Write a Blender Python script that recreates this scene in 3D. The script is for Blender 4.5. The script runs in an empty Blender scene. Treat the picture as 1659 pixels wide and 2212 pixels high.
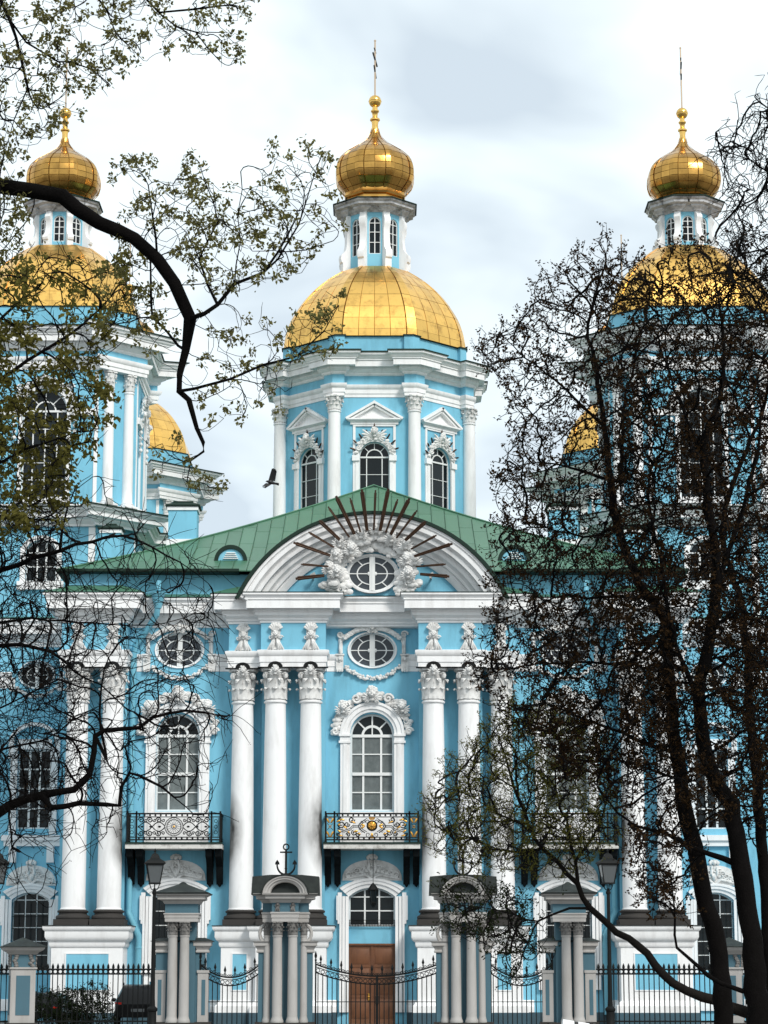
import bpy, math, random
from math import sin, cos, pi, radians, sqrt, atan2, atan
from mathutils import Vector, Matrix, kdtree, noise as mnoise

scene = bpy.context.scene
C = scene.collection

# ------------------------------------------------------------------ camera
F_PX, HOR, PX0, PY0 = 5200.0, 1022.0, 829.5, 1106.0     # focal length etc. in pixels of a 1659 x 2212 picture
EYE = 1.65
TH = atan(HOR / F_PX)
cam = bpy.data.cameras.new("Camera")
camo = bpy.data.objects.new("Camera", cam)
C.objects.link(camo)
camo.location = (0, 0, EYE)
camo.rotation_euler = (pi / 2 + TH, 0, 0)
cam.sensor_fit = 'VERTICAL'
cam.sensor_height = 36.0
cam.lens = 36.0 * F_PX / 2212.0
cam.clip_start = 0.5
cam.clip_end = 3000
scene.camera = camo

# ------------------------------------------------------------------ sky and sun (bright overcast)
SUN_EL, SUN_AZ = radians(42), radians(148)       # high, behind the camera and to its right
world = bpy.data.worlds.new("World")
scene.world = world
world.use_nodes = True
nt = world.node_tree
nt.nodes.clear()
def wn(t, **k):
    n = nt.nodes.new(t)
    for a, b in k.items():
        setattr(n, a, b)
    return n
out = wn('ShaderNodeOutputWorld')
bg = wn('ShaderNodeBackground')
bg.inputs['Strength'].default_value = 0.1
sky = wn('ShaderNodeTexSky', sky_type='NISHITA')
sky.sun_disc = False
sky.sun_elevation = SUN_EL
sky.sun_rotation = SUN_AZ
tc = wn('ShaderNodeTexCoord')
sep = wn('ShaderNodeSeparateXYZ')
nt.links.new(tc.outputs['Generated'], sep.inputs[0])
def wmath(op, a, b):
    n = wn('ShaderNodeMath', operation=op)
    for i, q in enumerate((a, b)):
        if isinstance(q, (int, float)):
            n.inputs[i].default_value = q
        else:
            nt.links.new(q, n.inputs[i])
    return n.outputs[0]
zc = wmath('ADD', wmath('MAXIMUM', sep.outputs[2], 0.0), 0.30)
cx = wmath('DIVIDE', sep.outputs[0], zc)
cy = wmath('DIVIDE', sep.outputs[1], zc)
comb = wn('ShaderNodeCombineXYZ')
nt.links.new(cx, comb.inputs[0]); nt.links.new(cy, comb.inputs[1])
comb.inputs[2].default_value = 3.7
nz = wn('ShaderNodeTexNoise')
nz.inputs['Scale'].default_value = 4.2
nz.inputs['Detail'].default_value = 4.0
nz.inputs['Roughness'].default_value = 0.45
nz.inputs['Distortion'].default_value = 0.35
nt.links.new(comb.outputs[0], nz.inputs['Vector'])
ramp = wn('ShaderNodeValToRGB')
e = ramp.color_ramp.elements
e[0].position = 0.36; e[0].color = (0.555, 0.635, 0.70, 1)
e[1].position = 0.57; e[1].color = (0.87, 0.955, 0.975, 1)
nt.links.new(nz.outputs['Fac'], ramp.inputs[0])
sc10 = wn('ShaderNodeVectorMath', operation='SCALE')
sc10.inputs['Scale'].default_value = 6.9
nt.links.new(ramp.outputs[0], sc10.inputs[0])
mix = wn('ShaderNodeMixRGB')
mix.inputs[0].default_value = 0.93
nt.links.new(sky.outputs[0], mix.inputs[1])
nt.links.new(sc10.outputs[0], mix.inputs[2])
nt.links.new(mix.outputs[0], bg.inputs['Color'])
nt.links.new(bg.outputs[0], out.inputs[0])

sl = bpy.data.lights.new("Sun", 'SUN')
sl.energy = 1.5
sl.angle = radians(14)
sl.color = (1.0, 0.96, 0.9)
suno = bpy.data.objects.new("Sun", sl)
C.objects.link(suno)
suno.location = (-20, -20, 80)
sd = Vector((sin(SUN_AZ) * cos(SUN_EL), cos(SUN_AZ) * cos(SUN_EL), sin(SUN_EL)))   # towards the sun
suno.rotation_euler = sd.to_track_quat('Z', 'Y').to_euler()

scene.view_settings.view_transform = 'Standard'
scene.view_settings.look = 'None'
scene.view_settings.exposure = 0.88
scene.view_settings.gamma = 1.0
scene.view_settings.use_curve_mapping = False
scene.cycles.max_bounces = 6
scene.cycles.transparent_max_bounces = 8

def at(x, y, Y):
    """a measured point of the 1659 x 2212 picture, laid on the plane at depth Y"""
    u, v = x - PX0, PY0 - y
    d = F_PX * cos(TH) - v * sin(TH)
    return Vector((u * Y / d, Y, EYE + Y * (F_PX * sin(TH) + v * cos(TH)) / d))

# ------------------------------------------------------------------ materials
MAT = {}
def mat(name, col, rough=0.7, metal=0.0, var=0.0, vscale=1.5, dirt=0.0, dirtcol=(0.05, 0.045, 0.04), bump=0.0, bscale=40,
        streak=False, rand=0.0, spec=None, dscale=0.9, dlo=0.48, dhi=0.72):
    m = bpy.data.materials.new(name)
    m.use_nodes = True
    t = m.node_tree
    b = t.nodes['Principled BSDF']
    b.inputs['Roughness'].default_value = rough
    b.inputs['Metallic'].default_value = metal
    if spec is not None:
        b.inputs['Specular IOR Level'].default_value = spec
    geo = t.nodes.new('ShaderNodeNewGeometry')
    rgb = t.nodes.new('ShaderNodeRGB')
    rgb.outputs[0].default_value = (*col, 1)
    cur = rgb.outputs[0]
    def mapped(s):
        mp = t.nodes.new('ShaderNodeMapping')
        mp.inputs['Scale'].default_value = s
        t.links.new(geo.outputs['Position'], mp.inputs['Vector'])
        return mp.outputs[0]
    def nse(vec, scale, detail=4, rgh=0.6):
        n = t.nodes.new('ShaderNodeTexNoise')
        n.inputs['Scale'].default_value = scale
        n.inputs['Detail'].default_value = detail
        n.inputs['Roughness'].default_value = rgh
        t.links.new(vec, n.inputs['Vector'])
        return n.outputs['Fac']
    def hsv(src, fac_socket, lo, hi):
        mr = t.nodes.new('ShaderNodeMapRange')
        mr.inputs['To Min'].default_value = lo
        mr.inputs['To Max'].default_value = hi
        t.links.new(fac_socket, mr.inputs['Value'])
        h = t.nodes.new('ShaderNodeHueSaturation')
        t.links.new(mr.outputs[0], h.inputs['Value'])
        t.links.new(src, h.inputs['Color'])
        return h.outputs[0]
    if var:
        cur = hsv(cur, nse(mapped((1, 1, 0.6)), vscale), 1 - 2 * var, 1 + 2 * var)
    if rand:
        oi = t.nodes.new('ShaderNodeObjectInfo')
        cur = hsv(cur, oi.outputs['Random'], 1 - rand, 1 + rand)
    if dirt:
        f = nse(mapped((1, 1, 0.22) if streak else (1, 1, 1)), dscale * (2.2 if streak else 1), 6, 0.65)
        mr = t.nodes.new('ShaderNodeMapRange')
        mr.inputs['From Min'].default_value = dlo
        mr.inputs['From Max'].default_value = dhi
        mr.inputs['To Max'].default_value = dirt
        t.links.new(f, mr.inputs['Value'])
        mx = t.nodes.new('ShaderNodeMixRGB')
        mx.inputs[2].default_value = (*dirtcol, 1)
        t.links.new(mr.outputs[0], mx.inputs[0])
        t.links.new(cur, mx.inputs[1])
        cur = mx.outputs[0]
    t.links.new(cur, b.inputs['Base Color'])
    if bump:
        bp = t.nodes.new('ShaderNodeBump')
        bp.inputs['Strength'].default_value = bump
        bp.inputs['Distance'].default_value = 0.02
        t.links.new(nse(mapped((1, 1, 1)), bscale, 3), bp.inputs['Height'])
        t.links.new(bp.outputs[0], b.inputs['Normal'])
    MAT[name] = m
    return m

mat('blue_paint', (0.185, 0.49, 0.645), 0.75, var=0.06, vscale=0.7, dirt=0.32, dirtcol=(0.05, 0.16, 0.22), streak=True, bump=0.15, bscale=12)
mat('white_paint', (0.83, 0.83, 0.83), 0.7, var=0.025, vscale=1.1, dirt=0.30, dirtcol=(0.33, 0.30, 0.28), streak=True, bump=0.12, bscale=14)
mat('grey_trim', (0.52, 0.52, 0.53), 0.75, var=0.05, dirt=0.75, dirtcol=(0.10, 0.095, 0.09), dscale=2.2, dlo=.42, dhi=.66)  # lantern cornices: blotched grey, darker than the other white trim
mat('stucco_relief', (0.76, 0.755, 0.74), 0.75, var=0.04, dirt=0.55, dirtcol=(0.20, 0.185, 0.17), dscale=3.0, dlo=0.45, dhi=0.75)
mat('pillar_stucco', (0.40, 0.385, 0.37), 0.8, var=0.05, dirt=0.5, dirtcol=(0.26, 0.24, 0.215), streak=True, bump=0.2, bscale=10)
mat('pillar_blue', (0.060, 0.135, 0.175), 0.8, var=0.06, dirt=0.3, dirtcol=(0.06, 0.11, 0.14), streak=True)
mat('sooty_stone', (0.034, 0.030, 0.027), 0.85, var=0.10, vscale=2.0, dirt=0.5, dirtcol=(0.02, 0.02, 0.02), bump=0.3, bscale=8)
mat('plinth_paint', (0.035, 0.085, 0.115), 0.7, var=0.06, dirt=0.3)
mat('gold_sheet', (0.92, 0.55, 0.15), 0.30, 1.0, var=0.05, vscale=1.2, rand=0.10, dirt=0.6, dirtcol=(0.34, 0.18, 0.055), dscale=1.7, dlo=0.50, dhi=0.70, bump=0.25, bscale=4)
mat('gold_onion', (0.56, 0.31, 0.08), 0.24, 1.0, var=0.06, vscale=1.2, rand=0.16, dirt=0.55, dirtcol=(0.20, 0.095, 0.025), dscale=1.3, dlo=0.45, dhi=0.72, bump=0.25, bscale=4)
mat('gold_shell', (0.42, 0.22, 0.05), 0.45, 1.0)
mat('gold_smooth', (0.88, 0.55, 0.16), 0.22, 1.0, dirt=0.4, dirtcol=(0.2, 0.1, 0.03), dscale=2.5)
mat('gilt_iron', (0.66, 0.35, 0.07), 0.35, 0.9)
mat('ray_gilt', (0.05, 0.022, 0.009), 0.5, 0.5, var=0.1, dirt=0.6, dirtcol=(0.012, 0.008, 0.006), dscale=4)
mat('cross_metal', (0.55, 0.42, 0.30), 0.4, 0.7)
mat('dark_bar', (0.012, 0.012, 0.012), 0.5)
mat('green_roof', (0.056, 0.155, 0.092), 0.42, var=0.06, vscale=0.5, rand=0.10, dirt=0.35, dirtcol=(0.05, 0.13, 0.08), streak=True)
mat('green_edge', (0.010, 0.026, 0.018), 0.6, spec=0.2)
mat('black_metal', (0.005, 0.006, 0.006), 0.65, spec=0.2)
mat('lead_cap', (0.014, 0.018, 0.017), 0.6, spec=0.25, var=0.15, dirt=0.45, dirtcol=(0.05, 0.065, 0.055), dscale=2.5)
mat('dark_glass', (0.008, 0.012, 0.014), 0.10, rand=0.5, spec=0.22)
mat('grey_glass', (0.050, 0.058, 0.068), 0.2, rand=0.25, spec=0.22)
mat('curtain_glass', (0.14, 0.16, 0.16), 0.25, spec=0.25, var=0.22, vscale=5.0, rand=0.16, dirt=0.6, dirtcol=(0.06, 0.075, 0.075), dscale=2.6)
mat('window_paint', (0.74, 0.75, 0.74), 0.5, var=0.02)
mat('lantern_blue', (0.20, 0.50, 0.64), 0.7, var=0.05)
mat('pipe_blue', (0.15, 0.42, 0.54), 0.5, var=0.06)
mat('wood_door', (0.15, 0.056, 0.021), 0.5, var=0.14, vscale=3.0, dirt=0.5, dirtcol=(0.05, 0.018, 0.008), streak=True, dscale=3)
mat('bracket_black', (0.006, 0.008, 0.009), 0.9, spec=0.1)
mat('asphalt', (0.05, 0.05, 0.052), 0.9, var=0.1, vscale=3, bump=0.4, bscale=60)
mat('paving', (0.16, 0.155, 0.15), 0.9, var=0.08, vscale=2)
mat('bark', (0.0058, 0.005, 0.0048), 0.95, spec=0.05, var=0.25, vscale=8, bump=0.9, bscale=30)
mat('bark_grey', (0.016, 0.014, 0.0125), 0.95, spec=0.05, var=0.25, vscale=6, bump=0.9, bscale=24)
mat('car_black', (0.003, 0.003, 0.0035), 0.3, spec=0.2)
mat('car_glass', (0.006, 0.007, 0.006), 0.1, spec=0.3)
mat('tyre', (0.012, 0.012, 0.012), 0.85)
mat('red_lens', (0.5, 0.02, 0.012), 0.25)
mat('stripe_white', (0.8, 0.8, 0.8), 0.35)
mat('lamp_glass', (0.10, 0.11, 0.115), 0.12)
mat('lead_white_edge', (0.62, 0.61, 0.58), 0.8, var=0.08, dirt=0.75, dirtcol=(0.16, 0.14, 0.12), dscale=3)
mat('crow_black', (0.006, 0.006, 0.007), 0.6)
mat('crow_grey', (0.10, 0.10, 0.10), 0.8)

# column paint: the white coat with soot blown on to it beside the balconies
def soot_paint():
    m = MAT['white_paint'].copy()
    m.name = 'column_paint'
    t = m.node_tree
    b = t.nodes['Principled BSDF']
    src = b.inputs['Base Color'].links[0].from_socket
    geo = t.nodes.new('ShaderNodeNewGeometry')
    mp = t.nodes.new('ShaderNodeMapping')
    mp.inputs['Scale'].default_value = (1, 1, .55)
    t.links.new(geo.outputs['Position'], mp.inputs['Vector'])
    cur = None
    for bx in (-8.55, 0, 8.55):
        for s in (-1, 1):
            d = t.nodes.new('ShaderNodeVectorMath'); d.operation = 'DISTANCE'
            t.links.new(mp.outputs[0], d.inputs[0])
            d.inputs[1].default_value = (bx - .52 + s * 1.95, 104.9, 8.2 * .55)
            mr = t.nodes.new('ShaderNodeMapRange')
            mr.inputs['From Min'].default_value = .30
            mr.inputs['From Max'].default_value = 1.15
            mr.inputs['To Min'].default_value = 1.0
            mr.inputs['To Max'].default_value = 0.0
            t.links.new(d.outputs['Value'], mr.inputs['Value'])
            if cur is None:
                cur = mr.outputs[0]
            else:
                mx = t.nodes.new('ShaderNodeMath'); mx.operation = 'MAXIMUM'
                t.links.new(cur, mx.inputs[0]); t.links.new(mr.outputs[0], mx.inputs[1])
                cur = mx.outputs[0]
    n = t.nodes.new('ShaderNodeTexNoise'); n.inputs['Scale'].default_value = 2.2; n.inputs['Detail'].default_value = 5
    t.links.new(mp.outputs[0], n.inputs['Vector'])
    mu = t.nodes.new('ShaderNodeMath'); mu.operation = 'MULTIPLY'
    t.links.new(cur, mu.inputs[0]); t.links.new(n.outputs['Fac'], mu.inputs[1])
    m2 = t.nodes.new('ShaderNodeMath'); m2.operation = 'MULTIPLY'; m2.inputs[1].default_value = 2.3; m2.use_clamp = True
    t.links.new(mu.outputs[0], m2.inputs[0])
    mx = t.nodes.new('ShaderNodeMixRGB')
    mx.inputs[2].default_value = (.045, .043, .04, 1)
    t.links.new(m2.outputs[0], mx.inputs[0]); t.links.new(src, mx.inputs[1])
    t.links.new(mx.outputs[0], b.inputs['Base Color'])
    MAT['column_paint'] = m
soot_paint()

def leafmat(name, col, trans=0.35, rand=0.0):
    m = bpy.data.materials.new(name)
    m.use_nodes = True
    t = m.node_tree
    b = t.nodes['Principled BSDF']
    b.inputs['Roughness'].default_value = 0.8
    b.inputs['Specular IOR Level'].default_value = 0.08
    b.inputs['Base Color'].default_value = (*col, 1)
    geo = t.nodes.new('ShaderNodeNewGeometry')
    n = t.nodes.new('ShaderNodeTexNoise')
    n.inputs['Scale'].default_value = 6.0
    t.links.new(geo.outputs['Position'], n.inputs['Vector'])
    mr = t.nodes.new('ShaderNodeMapRange')
    mr.inputs['To Min'].default_value = 0.45
    mr.inputs['To Max'].default_value = 1.6
    t.links.new(n.outputs['Fac'], mr.inputs['Value'])
    h = t.nodes.new('ShaderNodeHueSaturation')
    h.inputs['Color'].default_value = (*col, 1)
    t.links.new(mr.outputs[0], h.inputs['Value'])
    t.links.new(h.outputs[0], b.inputs['Base Color'])
    tr = t.nodes.new('ShaderNodeBsdfTranslucent')
    t.links.new(h.outputs[0], tr.inputs[0])
    mx = t.nodes.new('ShaderNodeMixShader')
    mx.inputs[0].default_value = trans
    t.links.new(b.outputs[0], mx.inputs[1])
    t.links.new(tr.outputs[0], mx.inputs[2])
    t.links.new(mx.outputs[0], t.nodes['Material Output'].inputs[0])
    MAT[name] = m
leafmat('leaf_olive', (0.105, 0.095, 0.022))
leafmat('leaf_pale', (0.15, 0.14, 0.05))
leafmat('bud_brown', (0.030, 0.016, 0.006), 0.25)
leafmat('leaf_yellow', (0.17, 0.16, 0.035), 0.45)
leafmat('leaf_dark', (0.022, 0.032, 0.008), 0.25)
leafmat('hedge_leaf', (0.012, 0.020, 0.007), 0.2)

# ------------------------------------------------------------------ mesh builder
class MB:
    def __init__(self):
        self.v, self.f, self.mi = [], [], []
        self.M = None
        self.cur = 0
    def add(self, vs, fs):
        o = len(self.v)
        if self.M is not None:
            M = self.M
            vs = [M @ Vector(p) for p in vs]
        self.v.extend([tuple(p) for p in vs])
        for f in fs:
            self.f.append(tuple(i + o for i in f))
            self.mi.append(self.cur)
    def box(self, x0, x1, y0, y1, z0, z1):
        vs = [(x0, y0, z0), (x1, y0, z0), (x1, y1, z0), (x0, y1, z0), (x0, y0, z1), (x1, y0, z1), (x1, y1, z1), (x0, y1, z1)]
        self.add(vs, [(3, 2, 1, 0), (4, 5, 6, 7), (0, 1, 5, 4), (1, 2, 6, 5), (2, 3, 7, 6), (3, 0, 4, 7)])
    def obox(self, c, ax, ay, az):
        """box with centre c and half-axis vectors"""
        c, ax, ay, az = Vector(c), Vector(ax), Vector(ay), Vector(az)
        vs = [c + sx * ax + sy * ay + sz * az for sz in (-1, 1) for sx, sy in ((-1, -1), (1, -1), (1, 1), (-1, 1))]
        self.add(vs, [(3, 2, 1, 0), (4, 5, 6, 7), (0, 1, 5, 4), (1, 2, 6, 5), (2, 3, 7, 6), (3, 0, 4, 7)])
    def prism(self, poly, y0, y1):
        """polygon (x, z), anticlockwise seen from -y, extruded from y0 (front) to y1"""
        n = len(poly)
        vs = [(x, y0, z) for x, z in poly] + [(x, y1, z) for x, z in poly]
        fs = [tuple(range(n)), tuple(range(2 * n - 1, n - 1, -1))]
        for i in range(n):
            j = (i + 1) % n
            fs.append((j, i, i + n, j + n))
        self.add(vs, fs)
    def prism_z(self, poly, z0, z1):
        n = len(poly)
        vs = [(x, y, z0) for x, y in poly] + [(x, y, z1) for x, y in poly]
        fs = [tuple(range(n - 1, -1, -1)), tuple(range(n, 2 * n))]
        for i in range(n):
            j = (i + 1) % n
            fs.append((i, j, j + n, i + n))
        self.add(vs, fs)
    def lathe(self, prof, n=16, c=(0, 0), a0=0.0, a1=2 * pi, cap=True):
        full = abs(a1 - a0 - 2 * pi) < 1e-6
        k = n if full else n + 1
        vs = []
        for r, z in prof:
            for i in range(k):
                a = a0 + (a1 - a0) * i / n
                vs.append((c[0] + r * cos(a), c[1] + r * sin(a), z))
        fs = []
        for j in range(len(prof) - 1):
            for i in range(n):
                i2 = (i + 1) % k if full else i + 1
                fs.append((j * k + i, j * k + i2, (j + 1) * k + i2, (j + 1) * k + i))
        if cap and full:
            fs.append(tuple(range(k - 1, -1, -1)))
            t = (len(prof) - 1) * k
            fs.append(tuple(range(t, t + k)))
        self.add(vs, fs)
    def sweep(self, prof, path, closed=False, cap=True):
        """moulding: profile (out, z) along a plan path; outward is to the right of travel"""
        n = len(path)
        nr = []
        for i in range(n if closed else n - 1):
            a, b = path[i], path[(i + 1) % n]
            dx, dy = b[0] - a[0], b[1] - a[1]
            l = sqrt(dx * dx + dy * dy)
            nr.append((dy / l, -dx / l))
        vs = []
        for i in range(n):
            if closed:
                n1, n2 = nr[i - 1], nr[i]
            else:
                n1 = nr[max(i - 1, 0)]
                n2 = nr[min(i, n - 2)]
            d = 1 + n1[0] * n2[0] + n1[1] * n2[1]
            m = ((n1[0] + n2[0]) / d, (n1[1] + n2[1]) / d)
            for o, z in prof:
                vs.append((path[i][0] + m[0] * o, path[i][1] + m[1] * o, z))
        k = len(prof)
        fs = []
        for i in range(n if closed else n - 1):
            i2 = (i + 1) % n
            for j in range(k - 1):
                fs.append((i * k + j, i2 * k + j, i2 * k + j + 1, i * k + j + 1))
        if cap and not closed:
            fs.append(tuple(range(k)))
            fs.append(tuple(range((n - 1) * k + k - 1, (n - 1) * k - 1, -1)))
        self.add(vs, fs)
    def arcsweep(self, prof, cx, cz, R, a0, a1, n=24, ez=1.0, cap=True):
        """moulding along an arc in the x-z plane; profile (dr, y)"""
        k = len(prof)
        vs = []
        for i in range(n + 1):
            a = a0 + (a1 - a0) * i / n
            for dr, y in prof:
                vs.append((cx + (R + dr) * cos(a), y, cz + (R + dr) * sin(a) * ez))
        fs = []
        for i in range(n):
            for j in range(k - 1):
                fs.append((i * k + j, i * k + j + 1, (i + 1) * k + j + 1, (i + 1) * k + j))
        if cap:
            fs.append(tuple(range(k)))
            fs.append(tuple(range(n * k + k - 1, n * k - 1, -1)))
        self.add(vs, fs)
    def tube(self, pts, r, n=6, cap=True):
        pts = [Vector(p) for p in pts]
        m = len(pts)
        rs = r if isinstance(r, (list, tuple)) else [r] * m
        vs = []
        up = Vector((0.123, 0.31, 0.94))
        for i, p in enumerate(pts):
            d = (pts[min(i + 1, m - 1)] - pts[max(i - 1, 0)])
            if d.length < 1e-9:
                d = Vector((0, 0, 1))
            d.normalize()
            u = d.cross(up)
            if u.length < 0.05:
                u = d.cross(Vector((1, 0, 0)))
            u.normalize()
            w = d.cross(u)
            up = w.cross(d) * 1.0 if False else up
            for j in range(n):
                a = 2 * pi * j / n
                vs.append(p + rs[i] * (cos(a) * u + sin(a) * w))
        fs = []
        for i in range(m - 1):
            for j in range(n):
                j2 = (j + 1) % n
                fs.append((i * n + j, i * n + j2, (i + 1) * n + j2, (i + 1) * n + j))
        if cap:
            fs.append(tuple(range(n - 1, -1, -1)))
            fs.append(tuple(range((m - 1) * n, m * n)))
        self.add(vs, fs)
    def ball(self, c, r, nu=8, nv=6, R=None):
        rx, ry, rz = r if isinstance(r, (list, tuple)) else (r, r, r)
        vs = [(0, 0, -rz)]
        for j in range(1, nv):
            b = -pi / 2 + pi * j / nv
            for i in range(nu):
                a = 2 * pi * i / nu
                vs.append((rx * cos(b) * cos(a), ry * cos(b) * sin(a), rz * sin(b)))
        vs.append((0, 0, rz))
        t = len(vs) - 1
        fs = []
        for i in range(nu):
            i2 = (i + 1) % nu
            fs.append((0, 1 + i2, 1 + i))
            fs.append((t, 1 + (nv - 2) * nu + i, 1 + (nv - 2) * nu + i2))
            for j in range(nv - 2):
                fs.append((1 + j * nu + i, 1 + j * nu + i2, 1 + (j + 1) * nu + i2, 1 + (j + 1) * nu + i))
        c = Vector(c)
        if R is not None:
            vs = [R @ Vector(p) for p in vs]
        self.add([Vector(p) + c for p in vs], fs)
    def mesh(self, name, mats, sharp=32):
        me = bpy.data.meshes.new(name)
        me.from_pydata(self.v, [], self.f)
        if isinstance(mats, str):
            mats = [mats]
        for m in mats:
            me.materials.append(MAT[m])
        if len(mats) > 1:
            me.polygons.foreach_set('material_index', self.mi)
        me.polygons.foreach_set('use_smooth', [True] * len(me.polygons))
        me.update()
        try:
            me.set_sharp_from_angle(angle=radians(sharp))
        except Exception:
            pass
        return me

def part(name, me, parent=None, loc=(0, 0, 0), rz=0.0, sc=None):
    o = bpy.data.objects.new(name, me)
    C.objects.link(o)
    o.location = loc
    o.rotation_euler = (0, 0, rz)
    if sc is not None:
        o.scale = sc if isinstance(sc, (tuple, list)) else (sc, sc, sc)
    o.parent = parent
    return o
def P(name, mb, mats, parent, **k):
    return part(name, mb.mesh(name, mats), parent, **k)
def thing(name, label, cat, loc=(0, 0, 0), rz=0.0, group=None, me=None):
    o = part(name, me, None, loc, rz)
    o['label'] = label
    o['category'] = cat
    if group:
        o['group'] = group
    return o
def copytree(o, parent=None):
    c = o.copy()
    C.objects.link(c)
    c.parent = parent
    for ch in list(o.children):
        copytree(ch, c)
    return c

# wall with openings -------------------------------------------------
def contour(op):
    if op[0] == 'arch':
        _, cx_, w, zb, zs, rise = op
        pts = [(cx_ - w / 2, zb), (cx_ + w / 2, zb)]
        if rise <= 0:
            return pts + [(cx_ + w / 2, zs), (cx_ - w / 2, zs)]
        if rise < w / 2 * 0.8:                           # segmental
            R = (w * w / 4 + rise * rise) / (2 * rise)
            h = math.asin(w / 2 / R)
            return pts + [(cx_ + R * sin(h - 2 * h * i / 12), zs + rise - R + R * cos(h - 2 * h * i / 12)) for i in range(13)]
        return pts + [(cx_ + w / 2 * cos(pi * i / 16), zs + rise * sin(pi * i / 16)) for i in range(17)]
    _, cx_, cz, rx, ry = op
    return [(cx_ + rx * cos(2 * pi * i / 28), cz + ry * sin(2 * pi * i / 28)) for i in range(28)]

def wall(mb, x0, x1, z0, z1, y, depth, ops=()):
    xs, zs = {x0, x1}, {z0, z1}
    boxes = []
    for op in ops:
        c = contour(op)
        a, b = min(p[0] for p in c), max(p[0] for p in c)
        d, e2 = min(p[1] for p in c), max(p[1] for p in c)
        boxes.append((a, b, d, e2))
        xs |= {a, b}; zs |= {d, e2}
    xs, zs = sorted(xs), sorted(zs)
    for i in range(len(xs) - 1):
        for j in range(len(zs) - 1):
            mx_, mz_ = (xs[i] + xs[i + 1]) / 2, (zs[j] + zs[j + 1]) / 2
            if any(a < mx_ < b and d < mz_ < e2 for a, b, d, e2 in boxes):
                continue
            mb.add([(xs[i], y, zs[j]), (xs[i + 1], y, zs[j]), (xs[i + 1], y, zs[j + 1]), (xs[i], y, zs[j + 1])], [(0, 1, 2, 3)])
    for op, (a, b, d, e2) in zip(ops, boxes):
        c = contour(op)
        n = len(c)
        mb.add([(x, y, z) for x, z in c] + [(x, y + depth, z) for x, z in c],
               [(i, i + n, (i + 1) % n + n, (i + 1) % n) for i in range(n)])
        cm, zm = (a + b) / 2, (d + e2) / 2
        for cxx, czz, sx, sz in ((a, d, -1, -1), (b, d, 1, -1), (b, e2, 1, 1), (a, e2, -1, 1)):
            q = [p for p in c if (p[0] - cm) * sx >= -1e-6 and (p[1] - zm) * sz >= -1e-6]
            if op[0] == 'oval':
                q.sort(key=lambda p: abs(p[0] - cm))
            if op[0] == 'arch':
                if sz < 0:
                    continue
                q = [p for p in q if p[1] >= op[4] - 1e-6]
            if len(q) < 2:
                continue
            if len(q) == 2 and abs(q[0][1] - q[1][1]) < 1e-6 and abs(q[0][1] - czz) < 1e-6:
                continue
            for k in range(len(q) - 1):
                t = [(cxx, y, czz), (q[k][0], y, q[k][1]), (q[k + 1][0], y, q[k + 1][1])]
                ar = (t[1][0] - t[0][0]) * (t[2][2] - t[0][2]) - (t[2][0] - t[0][0]) * (t[1][2] - t[0][2])
                if abs(ar) < 1e-7:
                    continue
                mb.add(t, [(0, 1, 2) if ar > 0 else (0, 2, 1)])

def bar(mb, x0, z0, x1, z1, w, y0, y1):
    """straight glazing bar in the x-z plane"""
    dx, dz = x1 - x0, z1 - z0
    l = sqrt(dx * dx + dz * dz)
    nx, nz = -dz / l * w / 2, dx / l * w / 2
    mb.prism([(x0 - nx, z0 - nz), (x1 - nx, z1 - nz), (x1 + nx, z1 + nz), (x0 + nx, z0 + nz)], y0, y1)

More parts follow.
